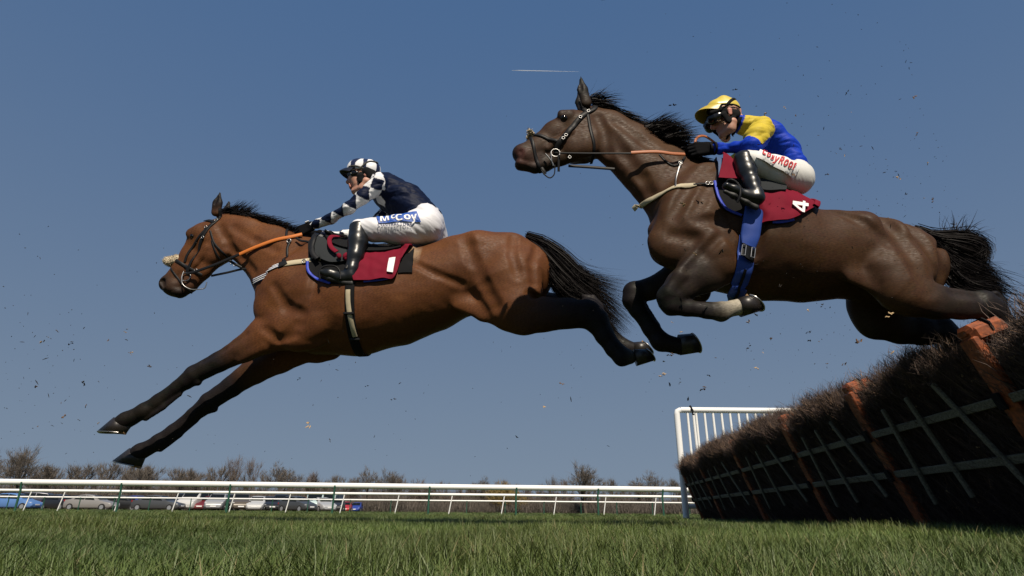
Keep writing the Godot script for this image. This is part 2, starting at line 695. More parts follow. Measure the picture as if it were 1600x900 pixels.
func locks(mb: Mb, guides: Array, n: int, spread0: float, spread1: float, w: float) -> void:
	# hair that follows guide curves: each strand mixes two neighbouring guides and strays from them
	for i in n:
		var k := rng.randi() % (guides.size() - 1)
		var t := rng.randf()
		var ga: Array = guides[k]
		var gb: Array = guides[k + 1]
		var m := ga.size()
		var off := Vector3(rng.randfn(), rng.randfn(), rng.randfn())
		var off2 := Vector3(rng.randfn(), rng.randfn(), rng.randfn()) * 0.5
		var last := rng.randf_range(0.72, 1.0)
		var pts := PackedVector3Array()
		for s in 10:
			var u := s / 9.0 * last * (m - 1)
			var j := mini(int(u), m - 2)
			var a: Vector3 = ga[j].lerp(ga[j + 1], u - j)
			var b: Vector3 = gb[j].lerp(gb[j + 1], u - j)
			var f := u / (m - 1)
			pts.append(a.lerp(b, t) + off * lerpf(spread0, spread1, f) + off2 * spread1 * f * f * sin(f * 5.0 + off.x))
		mb.strand(pts, w * rng.randf_range(0.5, 1.3), Vector3(off2.y, off2.z, off2.x + 0.01).normalized())

func eye_of(h: Node3D, f: Field, x: float, y: float, r: float, tilt: float) -> void:
	for s in [1.0, -1.0]:
		var z := f.near_z(x, y, 0.0, 0.4)
		var mb := Mb.new()
		mb.ball(Vector3(x, y, (z - r * 0.52) * s), Vector3(r * 1.15, r * 0.85, r * 0.9), Basis(Vector3.BACK, tilt))
		part(h, "eye", mb, M.eye)

func horse_one() -> void:
	var B := Color(0.165, 0.062, 0.023)
	var BD := Color(0.10, 0.045, 0.022)
	var KK := Color(0.017, 0.013, 0.012)
	var MU := Color(0.09, 0.045, 0.026)
	var f := Coat.new()
	F1 = f
	folds(f, 61, 0.007, 2.6, Vector3(1.0, 1.5, 1.0))
	f.noise.fractal_type = FastNoiseLite.FRACTAL_FBM
	# trunk
	f.chain([[-0.371,1.48,0,0.231,0.72],[-0.154,1.477,0,0.368,0.7],[0.117,1.45,0,0.353,0.8],[0.381,1.474,0,0.309,0.86],[0.597,1.541,0,0.286,0.88],[0.779,1.623,0,0.265,0.92],[0.955,1.649,0,0.262,0.95],[1.145,1.631,0,0.277,0.88]], 0.06, B)
	f.chain([[1.123,1.66,0,0.246,0.95],[1.219,1.644,0,0.214,0.9],[1.281,1.658,0,0.166,0.8]], 0.05, B)
	f.chain([[0.787,1.78,0.1,0.091,1.2],[0.933,1.801,0.11,0.089,1.3],[1.169,1.81,0.06,0.092,1.2]], 0.06, B, true)
	f.chain([[-0.245,1.831,0,0.077,0.8],[0.08,1.81,0,0.058,1]], 0.06, B)
	# neck and head
	f.chain([[-0.308,1.612,0,0.303,0.55],[-0.414,1.715,0,0.261,0.5],[-0.588,1.842,0,0.196,0.46],[-0.765,1.942,0,0.152,0.46],[-0.883,1.991,0,0.138,0.5]], 0.05, B)
	f.chain([[-0.939,2.085,0,0.074,0.55],[-0.771,2.035,0,0.074,0.5],[-0.542,1.942,0,0.082,0.45],[-0.29,1.817,0,0.09,0.5]], 0.04, B)
	f.chain([[-0.975,1.921,0,0.143,0.5],[-1.021,1.963,0,0.139,0.58],[-1.086,1.974,0,0.093,0.8],[-1.142,1.828,0,0.078,0.7],[-1.181,1.724,0,0.072,0.68],[-1.24,1.627,0,0.074,0.72]], 0.025, [B, B, B, B, B, MU])
	f.chain([[-0.97,1.82,0,0.085,0.5],[-1.067,1.717,0,0.071,0.55],[-1.145,1.62,0,0.055,0.75],[-1.197,1.577,0,0.049,0.9]], 0.02, [B, B, BD, MU])
	f.chain([[-1.216,1.583,0,0.063,1],[-1.269,1.608,0,0.059,1]], 0.02, [MU, KK])
	f.chain([[-1.241,1.568,0,0.042,1.5],[-1.169,1.539,0,0.036,1.4]], 0.015, KK)
	f.chain([[-0.921,1.864,0,0.089,0.55],[-1.026,1.701,0,0.051,0.75],[-1.096,1.586,0,0.036,1],[-1.138,1.543,0,0.028,1.2]], 0.02, [B, B, BD, KK])
	f.chain([[-0.921,1.863,0.035,0.089,0.5],[-0.962,1.829,0.035,0.076,0.5]], 0.025, B, true)
	f.chain([[-1,1.85,0.066,0.024,0.6],[-1.067,1.745,0.05,0.02,0.6],[-1.105,1.693,0.046,0.014,0.6]], 0.025, B, true)
	f.chain([[-1.141,1.976,0.062,0.035,0.5],[-1.104,1.988,0.066,0.035,0.5]], 0.025, BD, true)
	# nostril, mouth, jaw groove
	f.chain([[-1.277,1.61,0.055,0.021,0.9],[-1.259,1.576,0.056,0.016,0.9]], 0.008, KK, true, true)
	f.chain([[-1.218,1.521,0.05,0.006,1],[-1.149,1.553,0.062,0.005,1],[-1.122,1.576,0.062,0.004,1]], 0.006, KK, true, true)
	# ears
	f.chain([[-0.989,2.147,0.055,0.037,0.6],[-0.987,2.215,0.065,0.035,0.5],[-0.984,2.3,0.065,0.006,0.7]], 0.015, [BD, KK, KK], true)
	f.chain([[-0.997,2.199,0.085,0.014,0.8],[-0.986,2.254,0.08,0.01,0.8]], 0.006, KK, true, true)
	# shoulder, upper arm, chest muscles
	f.chain([[-0.191,1.732,0.11,0.126,0.5],[-0.315,1.53,0.15,0.155,0.5],[-0.401,1.376,0.14,0.13,0.5]], 0.08, B, true)
	f.chain([[-0.384,1.35,0.15,0.126,0.6],[-0.188,1.213,0.16,0.141,0.55],[-0.105,1.193,0.15,0.107,0.5]], 0.025, B, true)
	f.chain([[-0.143,1.462,0.2,0.124,0.5],[-0.087,1.264,0.2,0.114,0.5]], 0.04, B, true)
	# fore legs: near, far
	var fl := [B, B, BD, KK, KK, KK, KK, KK, KK, KK]
	f.chain([[-0.332,1.237,0.13,0.168,0.62],[-0.42,1.194,0.13,0.13,0.65],[-0.557,1.096,0.13,0.087,0.75],[-0.708,1.013,0.13,0.065,0.8],[-0.864,0.926,0.13,0.058,0.85],[-0.903,0.889,0.13,0.05,0.8],[-0.95,0.852,0.13,0.043,0.72],[-1.064,0.759,0.13,0.043,0.68],[-1.137,0.699,0.13,0.05,0.75],[-1.206,0.655,0.13,0.045,0.85],[-1.244,0.639,0.13,0.05,0.9],[-1.266,0.627,0.13,0.048,0.9]], 0.018, fl)
	f.chain([[-0.327,1.21,-0.13,0.17,0.6],[-0.446,1.129,-0.13,0.135,0.65],[-0.6,1.018,-0.13,0.096,0.75],[-0.741,0.904,-0.13,0.073,0.8],[-0.878,0.8,-0.13,0.063,0.85],[-0.918,0.758,-0.13,0.053,0.8],[-0.967,0.715,-0.13,0.048,0.72],[-1.085,0.606,-0.13,0.046,0.68],[-1.17,0.536,-0.13,0.054,0.75],[-1.236,0.499,-0.13,0.048,0.85],[-1.279,0.478,-0.13,0.054,0.9],[-1.303,0.466,-0.13,0.051,0.9]], 0.018, fl)
	f.chain([[-0.83,0.884,0.13,0.027,0.8],[-0.861,0.868,0.13,0.015,0.8]], 0.012, KK)
	f.chain([[-0.833,0.753,-0.13,0.028,0.8],[-0.869,0.732,-0.13,0.016,0.8]], 0.012, KK)
	f.chain([[-1.114,0.651,0.13,0.018,0.8],[-1.023,0.726,0.13,0.023,0.5],[-0.932,0.807,0.13,0.019,0.5]], 0.01, KK)
	f.chain([[-1.147,0.491,-0.13,0.019,0.8],[-1.042,0.589,-0.13,0.025,0.5],[-0.946,0.677,-0.13,0.021,0.5]], 0.01, KK)
	# forearm extensor ridge
	f.chain([[-0.451,1.188,0.18,0.047,0.6],[-0.59,1.095,0.165,0.039,0.6],[-0.732,1.02,0.15,0.023,0.7]], 0.02, [B, BD, KK])
	f.chain([[-0.415,1.107,0.165,0.047,0.6],[-0.562,1.026,0.155,0.031,0.7]], 0.015, [B, BD])
	# hind legs
	var hl := [B, B, B, BD, KK, KK, KK, KK, KK, KK]
	f.chain([[1.142,1.534,0.14,0.252,0.62],[1.203,1.353,0.17,0.18,0.62],[1.253,1.285,0.18,0.128,0.62],[1.363,1.292,0.18,0.115,0.62],[1.525,1.302,0.17,0.101,0.62],[1.654,1.304,0.16,0.099,0.6],[1.705,1.256,0.16,0.078,0.62],[1.756,1.155,0.16,0.059,0.66],[1.814,1.064,0.16,0.056,0.68],[1.859,1.019,0.16,0.06,0.75],[1.905,1.015,0.16,0.046,0.85]], 0.02, [B, B, BD, Color(0.075, 0.035, 0.018), Color(0.035, 0.02, 0.014), KK, KK, KK, KK, KK, Color(0.09, 0.085, 0.08)])
	f.chain([[1.077,1.646,-0.14,0.253,0.62],[1.159,1.498,-0.16,0.187,0.62],[1.23,1.449,-0.16,0.136,0.62],[1.364,1.448,-0.16,0.122,0.62],[1.515,1.441,-0.16,0.109,0.62],[1.653,1.453,-0.16,0.104,0.6],[1.717,1.401,-0.16,0.083,0.62],[1.786,1.29,-0.16,0.065,0.66],[1.863,1.194,-0.16,0.062,0.68],[1.92,1.154,-0.16,0.063,0.75],[1.963,1.153,-0.16,0.05,0.85]], 0.02, [B, B, BD, BD, KK, KK, KK, KK, KK, KK, KK])
	f.chain([[1.609,1.412,0.16,0.024,0.7],[1.695,1.407,0.16,0.02,0.8],[1.741,1.35,0.16,0.02,0.7]], 0.012, KK)
	# thigh and croup relief
	f.chain([[0.846,1.397,0.16,0.066,0.4],[1.006,1.325,0.16,0.065,0.4],[1.14,1.256,0.18,0.056,0.5]], 0.03, B)
	for q in [[[Vector3(-0.301,1.832,0),Vector3(-0.453,1.662,0),Vector3(-0.555,1.497,0)], 0.012, 0.035], [[Vector3(-0.079,1.68,0),Vector3(-0.089,1.42,0),Vector3(-0.167,1.23,0),Vector3(-0.252,1.146,0)], 0.014, 0.035], [[Vector3(-0.371,1.48,0),Vector3(-0.27,1.34,0),Vector3(-0.157,1.293,0)], 0.010, 0.03],
			[[Vector3(-0.391,1.196,0),Vector3(-0.306,1.125,0),Vector3(-0.191,1.15,0)], 0.012, 0.025], [[Vector3(-0.84,1.857,0),Vector3(-0.729,1.765,0),Vector3(-0.618,1.655,0)], 0.010, 0.025], [[Vector3(-0.829,2.01,0),Vector3(-0.638,1.894,0),Vector3(-0.464,1.8,0)], 0.006, 0.03], [[Vector3(-0.925,2.012,0),Vector3(-0.849,1.908,0),Vector3(-0.799,1.816,0)], 0.010, 0.025],
			[[Vector3(0.865,1.824,0),Vector3(0.925,1.64,0),Vector3(0.995,1.461,0),Vector3(1.075,1.315,0)], 0.020, 0.05], [[Vector3(1.192,1.852,0),Vector3(1.184,1.683,0),Vector3(1.228,1.518,0)], 0.010, 0.035], [[Vector3(1.348,1.791,0),Vector3(1.324,1.633,0),Vector3(1.332,1.484,0)], 0.012, 0.03],
			[[Vector3(0.524,1.646,0),Vector3(0.685,1.549,0),Vector3(0.855,1.482,0)], 0.006, 0.02], [[Vector3(1.297,1.398,0),Vector3(1.468,1.405,0),Vector3(1.617,1.407,0)], 0.007, 0.02], [[Vector3(-0.533,1.171,0),Vector3(-0.672,1.084,0),Vector3(-0.791,1.015,0)], 0.006, 0.015]]:
		f.groove(q[0], q[1] * 0.42, q[2], 0.03)
	f.muscle([Vector3(0.503,1.772,0),Vector3(0.528,1.723,0),Vector3(0.527,1.675,0)], 0.022, 0.35, 0.0015, 0.01, Color(0.42, 0.30, 0.2))
	f.cache.clear()
	var h := thing("horse", "bay racehorse in front with white noseband, forelegs stretched out after the jump", "horse", Vector3(-1.165,0,-3.801), -0.0611)
	var mb := Mb.new()
	mb.colored = true
	mesh_later(f, 0.0085, mb, h, "body", M.coat)
	var e := Vector3(-1.115,1.946,0.08)
	eye_of(h, f, e.x, e.y, 0.019, -0.6)
	hoof(h, Vector3(-1.32,0.659,0.13), Vector3(-1.195,0.612,0.13), Vector3(-1.405,0.569,0.13), Vector3(-1.221,0.567,0.13), 0.043, 0.056)
	hoof(h, Vector3(-1.357,0.498,-0.13), Vector3(-1.238,0.45,-0.13), Vector3(-1.452,0.415,-0.13), Vector3(-1.252,0.381,-0.13), 0.043, 0.056)
	hoof(h, Vector3(1.944,0.958,0.16), Vector3(1.928,1.063,0.16), Vector3(2.057,0.994,0.16), Vector3(1.994,1.063,0.16), 0.043, 0.054)
	hoof(h, Vector3(2.005,1.087,-0.16), Vector3(1.957,1.198,-0.16), Vector3(2.109,1.121,-0.16), Vector3(2.03,1.202,-0.16), 0.043, 0.054)
	# mane: short, lifted by the wind; a tuft behind the ears
	var mm := Mb.new()
	var roots := [Vector3(-0.976,2.176,0),Vector3(-0.853,2.141,0),Vector3(-0.713,2.117,0),Vector3(-0.56,2.056,0),Vector3(-0.416,1.981,0),Vector3(-0.299,1.887,0),Vector3(-0.245,1.826,0)]
	var dirs := []
	for d in [Vector3(0.95, 0.2, 0), Vector3(0.95, 0.0, 0), Vector3(0.95, 0.0, 0.05), Vector3(0.85, 0.25, 0.1), Vector3(0.85, 0.3, 0.1), Vector3(0.85, 0.2, 0.1), Vector3(0.7, 0.3, 0)]: dirs.append(d)
	hairs(mm, roots, dirs, 2600, 0.05, 0.125, 0.0019, 0.13, 0.25, Vector3(0.012, 0.012, 0.018))
	var r2 := [Vector3(-0.986,2.182,0),Vector3(-0.912,2.148,0),Vector3(-0.841,2.131,0)]
	hairs(mm, r2, [Vector3(1, 0.25, 0), Vector3(0.9, 0.35, 0), Vector3(0.9, 0.3, 0)], 220, 0.08, 0.17, 0.0026, 0.11, -0.2, Vector3(0.008, 0.006, 0.012))
	var o := part(h, "mane", mm, M.hair)
	o.set_meta("kind", "stuff")
	# tail
	var tm := Mb.new()
	var g := []
	g.append([Vector3(1.273,1.935,0),Vector3(1.389,1.883,0.02),Vector3(1.519,1.779,0.03),Vector3(1.645,1.643,0.02),Vector3(1.776,1.615,-0.02),Vector3(1.974,1.605,-0.05)])
	g.append([Vector3(1.29,1.904,0),Vector3(1.397,1.81,0.05),Vector3(1.516,1.689,0.06),Vector3(1.619,1.558,0.06),Vector3(1.787,1.452,0.02),Vector3(1.967,1.283,0)])
	g.append([Vector3(1.308,1.874,0),Vector3(1.396,1.753,0.07),Vector3(1.488,1.625,0.08),Vector3(1.595,1.496,0.08),Vector3(1.759,1.357,0.05),Vector3(1.934,1.19,0.02)])
	g.append([Vector3(1.326,1.835,0),Vector3(1.395,1.701,0.06),Vector3(1.453,1.571,0.08),Vector3(1.536,1.47,0.08),Vector3(1.717,1.376,0.06),Vector3(1.865,1.164,0.04)])
	g.append([Vector3(1.343,1.796,0),Vector3(1.412,1.676,0.03),Vector3(1.445,1.564,0.05),Vector3(1.494,1.481,0.05),Vector3(1.616,1.462,0.05),Vector3(1.754,1.288,0.06)])
	locks(tm, g, 3800, 0.010, 0.024, 0.0018)
	locks(tm, [g[0], g[1]], 40, 0.012, 0.05, 0.0018)
	o = part(h, "tail", tm, M.hair)
	o.set_meta("kind", "stuff")

func horse_two() -> void:
	var B := Color(0.082, 0.038, 0.017)
	var BD := Color(0.036, 0.024, 0.018)
	var KK := Color(0.013, 0.011, 0.010)
	var MU := Color(0.085, 0.048, 0.030)
	var WH := Color(0.55, 0.49, 0.38)
	var f := Coat.new()
	F2 = f
	folds(f, 62, 0.007, 2.6, Vector3(1.0, 1.5, 1.0))
	f.noise.fractal_type = FastNoiseLite.FRACTAL_FBM
	f.chain([[-0.564,1.587,0,0.197,0.72],[-0.408,1.498,0,0.309,0.68],[-0.201,1.426,0,0.291,0.8],[-0.011,1.369,0,0.235,0.9],[0.154,1.371,0,0.216,0.9],[0.301,1.361,0,0.209,0.92],[0.448,1.326,0,0.193,0.92]], 0.06, B)
	f.chain([[0.45,1.334,0,0.176,0.95],[0.521,1.302,0,0.182,0.9],[0.553,1.324,0,0.157,0.8]], 0.05, B)
	f.chain([[0.161,1.48,0.09,0.068,1.2],[0.261,1.463,0.11,0.066,1.3],[0.476,1.425,0.06,0.069,1.2]], 0.06, B, true)
	# neck, head
	f.chain([[-0.552,1.637,0,0.213,0.55],[-0.668,1.792,0,0.179,0.5],[-0.794,1.921,0,0.152,0.46],[-0.9,2.028,0,0.14,0.44],[-1.013,2.116,0,0.134,0.46]], 0.05, B)
	f.chain([[-1.048,2.228,0,0.06,0.6],[-0.942,2.177,0,0.068,0.5],[-0.786,2.075,0,0.075,0.45],[-0.62,1.935,0,0.08,0.45],[-0.457,1.814,0,0.085,0.5]], 0.04, B)
	f.chain([[-1.109,2.064,0,0.127,0.45],[-1.127,2.14,0,0.112,0.55],[-1.166,2.17,0,0.073,0.82],[-1.258,2.101,0,0.071,0.7],[-1.341,2.019,0,0.067,0.68],[-1.416,1.964,0,0.07,0.7]], 0.025, [B, B, B, B, MU, MU])
	f.chain([[-1.139,2.021,0,0.075,0.5],[-1.246,1.978,0,0.061,0.55],[-1.339,1.928,0,0.042,0.75],[-1.388,1.907,0,0.034,0.9]], 0.02, [B, B, BD, MU])
	f.chain([[-1.423,1.94,0,0.054,0.95],[-1.451,1.968,0,0.045,1]], 0.02, [MU, KK])
	f.chain([[-1.458,1.894,0,0.026,1.5],[-1.402,1.878,0,0.021,1.4]], 0.015, KK)
	f.chain([[-1.118,2.005,0,0.078,0.55],[-1.233,1.945,0,0.049,0.75],[-1.318,1.895,0,0.034,1],[-1.374,1.87,0,0.025,1.2]], 0.02, [B, BD, BD, KK])
	f.chain([[-1.108,2.006,0.035,0.08,0.5],[-1.15,1.997,0.035,0.073,0.5]], 0.025, B, true)
	f.chain([[-1.186,2.068,0.064,0.02,0.6],[-1.256,2.012,0.048,0.017,0.6],[-1.305,1.974,0.043,0.012,0.6]], 0.025, B, true)
	f.chain([[-1.221,2.191,0.058,0.027,0.5],[-1.19,2.188,0.062,0.027,0.5]], 0.025, BD, true)
	f.chain([[-1.459,1.946,0.058,0.019,0.9],[-1.452,1.908,0.06,0.015,0.9]], 0.008, Color(0.16, 0.04, 0.035), true, true)
	f.chain([[-1.452,1.87,0.05,0.005,1],[-1.397,1.892,0.06,0.005,1],[-1.355,1.917,0.06,0.004,1]], 0.006, Color(0.16, 0.07, 0.06), true, true)
	# ears
	f.chain([[-1.085,2.277,0.05,0.034,0.6],[-1.101,2.361,0.055,0.032,0.5],[-1.112,2.46,0.055,0.005,0.7]], 0.015, [BD, KK, KK], true)
	f.chain([[-1.118,2.342,0.078,0.014,0.8],[-1.119,2.411,0.07,0.009,0.8]], 0.006, KK, true, true)
	# shoulder and arm muscles
	f.chain([[-0.457,1.734,0.1,0.114,0.5],[-0.603,1.523,0.14,0.129,0.5],[-0.714,1.362,0.14,0.114,0.5]], 0.08, B)
	f.chain([[-0.379,1.855,-0.1,0.108,0.5],[-0.487,1.669,-0.13,0.128,0.5],[-0.541,1.506,-0.12,0.104,0.5]], 0.08, B)
	f.chain([[-0.689,1.372,0.12,0.096,0.6],[-0.605,1.314,0.15,0.104,0.55]], 0.05, B)
	f.chain([[-0.567,1.467,0.18,0.11,0.5],[-0.505,1.319,0.2,0.101,0.5],[-0.496,1.242,0.2,0.071,0.55]], 0.03, B, true)
	f.chain([[-0.753,1.46,0.07,0.051,0.6],[-0.723,1.353,0.07,0.056,0.6],[-0.682,1.299,0.09,0.049,0.6]], 0.06, B)
	# near fore leg, folded
	f.chain([[-0.492,1.269,0.16,0.13,0.55],[-0.579,1.208,0.16,0.107,0.6],[-0.685,1.131,0.16,0.076,0.68],[-0.749,1.066,0.16,0.063,0.75],[-0.743,1.031,0.16,0.047,0.8],[-0.678,1.019,0.16,0.039,0.72],[-0.58,1.004,0.16,0.038,0.68],[-0.518,0.998,0.16,0.044,0.75],[-0.465,1.017,0.16,0.034,0.85],[-0.431,1.024,0.16,0.039,0.95]], 0.016, [B, BD, BD, KK, KK, KK, KK, Color(0.06, 0.05, 0.04), WH, WH])
	f.chain([[-0.785,1.034,0.16,0.022,0.9],[-0.76,1.002,0.16,0.02,0.9]], 0.012, KK)
	f.chain([[-0.591,1.279,0.205,0.037,0.7],[-0.706,1.165,0.205,0.03,0.7],[-0.761,1.088,0.195,0.024,0.7]], 0.02, [BD, BD, KK])
	f.chain([[-0.667,1.035,0.16,0.018,0.5],[-0.563,1.026,0.16,0.018,0.5],[-0.508,1.03,0.16,0.021,0.7]], 0.01, [KK, KK, WH])
	# far fore leg, knee up and shank down
	f.chain([[-0.514,1.35,-0.15,0.13,0.6],[-0.656,1.267,-0.15,0.081,0.65],[-0.774,1.229,-0.15,0.061,0.75],[-0.843,1.214,-0.15,0.059,0.8],[-0.854,1.164,-0.15,0.053,0.8],[-0.833,1.114,-0.15,0.045,0.74],[-0.771,1.01,-0.15,0.043,0.68],[-0.727,0.941,-0.15,0.05,0.75],[-0.669,0.925,-0.15,0.041,0.85],[-0.634,0.918,-0.15,0.047,0.95]], 0.016, [B, BD, BD, KK, KK, KK, KK, KK, KK, KK])
	f.chain([[-0.801,1.143,-0.15,0.02,0.5],[-0.743,1.031,-0.15,0.02,0.5]], 0.01, KK)
	# near hind leg
	f.chain([[0.358,1.218,0.14,0.177,0.6],[0.359,1.117,0.17,0.131,0.62],[0.382,1.087,0.18,0.103,0.62],[0.477,1.056,0.18,0.083,0.62],[0.601,1.045,0.17,0.071,0.62],[0.734,1.043,0.16,0.07,0.6],[0.776,1.021,0.16,0.052,0.62],[0.816,0.934,0.16,0.038,0.66],[0.857,0.833,0.16,0.037,0.68],[0.882,0.8,0.16,0.04,0.75],[0.926,0.795,0.16,0.033,0.85]], 0.02, [B, B, B, BD, BD, KK, KK, KK, KK, KK, KK])
	f.chain([[0.719,1.098,0.16,0.018,0.7],[0.799,1.102,0.16,0.013,0.8],[0.829,1.06,0.16,0.013,0.7]], 0.012, KK)
	# far hind leg
	f.chain([[0.498,1.28,-0.14,0.191,0.6],[0.438,1.149,-0.16,0.156,0.62],[0.41,1.082,-0.16,0.113,0.62],[0.513,1.034,-0.16,0.089,0.62],[0.636,1.021,-0.16,0.08,0.62],[0.742,1.018,-0.16,0.07,0.6],[0.773,0.984,-0.16,0.056,0.62],[0.819,0.882,-0.16,0.043,0.66],[0.861,0.776,-0.16,0.042,0.68],[0.889,0.738,-0.16,0.046,0.75],[0.939,0.731,-0.16,0.037,0.85]], 0.02, [B, B, BD, BD, KK, KK, KK, KK, KK, KK, KK])
	# croup and thigh relief
	f.chain([[0.146,1.191,0.16,0.048,0.4],[0.249,1.139,0.16,0.047,0.4],[0.303,1.055,0.18,0.039,0.5]], 0.03, B)
	for q in [[[Vector3(-0.993,2.09,0),Vector3(-0.896,1.912,0),Vector3(-0.822,1.771,0),Vector3(-0.787,1.685,0)], 0.009, 0.035], [[Vector3(-0.448,1.834,0),Vector3(-0.611,1.656,0),Vector3(-0.715,1.48,0)], 0.012, 0.035], [[Vector3(-0.476,1.735,0),Vector3(-0.566,1.56,0),Vector3(-0.623,1.459,0)], 0.006, 0.03],
			[[Vector3(-0.326,1.62,0),Vector3(-0.304,1.451,0),Vector3(-0.343,1.281,0)], 0.018, 0.035], [[Vector3(-0.598,1.441,0),Vector3(-0.512,1.438,0),Vector3(-0.455,1.358,0),Vector3(-0.416,1.266,0)], 0.012, 0.025], [[Vector3(-0.724,1.374,0),Vector3(-0.633,1.35,0)], 0.010, 0.03], [[Vector3(-1.025,2.176,0),Vector3(-0.995,2.048,0),Vector3(-0.982,1.948,0)], 0.010, 0.025],
			[[Vector3(-0.493,1.365,0),Vector3(-0.596,1.264,0),Vector3(-0.668,1.187,0)], 0.007, 0.018], [[Vector3(0.093,1.585,0),Vector3(0.203,1.455,0),Vector3(0.304,1.343,0)], 0.010, 0.025],
			[[Vector3(0.363,1.55,0),Vector3(0.378,1.365,0),Vector3(0.398,1.189,0),Vector3(0.425,1.08,0)], 0.022, 0.05], [[Vector3(0.519,1.495,0),Vector3(0.52,1.367,0),Vector3(0.532,1.225,0)], 0.012, 0.03], [[Vector3(0.674,1.455,0),Vector3(0.625,1.324,0),Vector3(0.594,1.17,0)], 0.012, 0.03], [[Vector3(0.444,1.55,0),Vector3(0.497,1.425,0),Vector3(0.518,1.359,0)], 0.008, 0.025],
			[[Vector3(0.548,1.088,0),Vector3(0.68,1.082,0)], 0.006, 0.02], [[Vector3(-0.926,2.142,0),Vector3(-0.791,2.008,0),Vector3(-0.642,1.885,0)], 0.006, 0.03]]:
		f.groove(q[0], q[1] * 0.42, q[2], 0.03)
	f.cache.clear()
	var h := thing("horse", "dark brown racehorse with red number 4 cloth, clearing the brush with folded forelegs", "horse", Vector3(1.495,0,-2.769), -0.0000)
	var mb := Mb.new()
	mb.colored = true
	mesh_later(f, 0.0085, mb, h, "body", M.coat)
	var e := Vector3(-1.213,2.161,0.08)
	eye_of(h, f, e.x, e.y, 0.020, -0.5)
	hoof(h, Vector3(-0.419,0.977,0.16), Vector3(-0.438,1.065,0.16), Vector3(-0.315,1.012,0.16), Vector3(-0.397,1.079,0.16), 0.043, 0.054)
	hoof(h, Vector3(-0.632,0.871,-0.15), Vector3(-0.638,0.98,-0.15), Vector3(-0.529,0.889,-0.15), Vector3(-0.578,0.985,-0.15), 0.043, 0.054)
	hoof(h, Vector3(0.948,0.753,0.16), Vector3(0.956,0.834,0.16), Vector3(1.045,0.784,0.16), Vector3(1.009,0.834,0.16), 0.043, 0.054)
	hoof(h, Vector3(0.964,0.687,-0.16), Vector3(0.971,0.774,-0.16), Vector3(1.07,0.72,-0.16), Vector3(1.029,0.775,-0.16), 0.043, 0.054)
	var mm := Mb.new()
	var roots := [Vector3(-1.056,2.317,0),Vector3(-0.973,2.282,0),Vector3(-0.867,2.221,0),Vector3(-0.763,2.148,0),Vector3(-0.678,2.085,0),Vector3(-0.595,2.018,0),Vector3(-0.53,1.952,0),Vector3(-0.464,1.911,0),Vector3(-0.398,1.879,0)]
	var dirs := []
	for d in [Vector3(0.95, 0.15, 0), Vector3(0.9, -0.25, 0), Vector3(0.9, -0.3, 0.05), Vector3(0.9, -0.15, 0.1), Vector3(0.9, 0.35, 0.1), Vector3(0.9, 0.25, 0.1), Vector3(0.9, 0.0, 0.1), Vector3(0.9, -0.2, 0.1), Vector3(0.9, -0.3, 0)]: dirs.append(d)
	hairs(mm, roots, dirs, 2600, 0.05, 0.12, 0.0018, 0.11, 0.2, Vector3(0.012, 0.008, 0.018))
	hairs(mm, [Vector3(-0.758,2.125,0.02),Vector3(-0.697,2.087,0.02),Vector3(-0.644,2.037,0.02)], [Vector3(0.9, 0.55, 0.1), Vector3(0.9, 0.45, 0.1), Vector3(0.85, 0.3, 0.1)], 1100, 0.11, 0.20, 0.0018, 0.14, 0.25, Vector3(0.014, 0.008, 0.02))
	hairs(mm, [Vector3(-1.069,2.352,0),Vector3(-1.041,2.317,0),Vector3(-1.012,2.299,0)], [Vector3(0.95, 0.6, 0), Vector3(0.9, 0.5, 0), Vector3(0.9, 0.2, 0)], 160, 0.06, 0.18, 0.0022, 0.2, 0.25, Vector3(0.006, 0.006, 0.012))
	var o := part(h, "mane", mm, M.hair)
	o.set_meta("kind", "stuff")
	var tm := Mb.new()
	var g := []
	g.append([Vector3(0.619,1.522,0),Vector3(0.696,1.48,0.01),Vector3(0.797,1.484,0.02),Vector3(0.872,1.479,0.03),Vector3(0.934,1.429,0.03),Vector3(0.931,1.368,0.02),Vector3(0.862,1.332,0.02),Vector3(0.785,1.341,0.03)])
	g.append([Vector3(0.636,1.507,0),Vector3(0.686,1.441,0.03),Vector3(0.765,1.418,0.05),Vector3(0.828,1.399,0.06),Vector3(0.869,1.371,0.06),Vector3(0.859,1.333,0.05),Vector3(0.802,1.311,0.05),Vector3(0.761,1.304,0.05)])
	g.append([Vector3(0.657,1.485,0),Vector3(0.691,1.405,0.03),Vector3(0.727,1.349,0.06),Vector3(0.773,1.314,0.06),Vector3(0.822,1.29,0.05),Vector3(0.896,1.272,0.03),Vector3(0.936,1.248,0.02),Vector3(0.952,1.207,0)])
	g.append([Vector3(0.67,1.455,0),Vector3(0.693,1.362,0.03),Vector3(0.704,1.285,0.06),Vector3(0.754,1.244,0.06),Vector3(0.817,1.214,0.05),Vector3(0.893,1.202,0.03),Vector3(0.935,1.179,0.02),Vector3(0.988,1.153,0)])
	g.append([Vector3(0.683,1.426,0),Vector3(0.697,1.326,0.03),Vector3(0.687,1.243,0.06),Vector3(0.706,1.198,0.07),Vector3(0.769,1.183,0.06),Vector3(0.838,1.173,0.05),Vector3(0.903,1.161,0.03),Vector3(0.966,1.152,0)])
	g.append([Vector3(0.689,1.397,0),Vector3(0.704,1.305,0.03),Vector3(0.696,1.227,0.05),Vector3(0.701,1.178,0.07),Vector3(0.731,1.154,0.08),Vector3(0.776,1.145,0.08),Vector3(0.837,1.143,0.06),Vector3(0.874,1.133,0.05)])
	locks(tm, g, 4600, 0.010, 0.022, 0.0018)
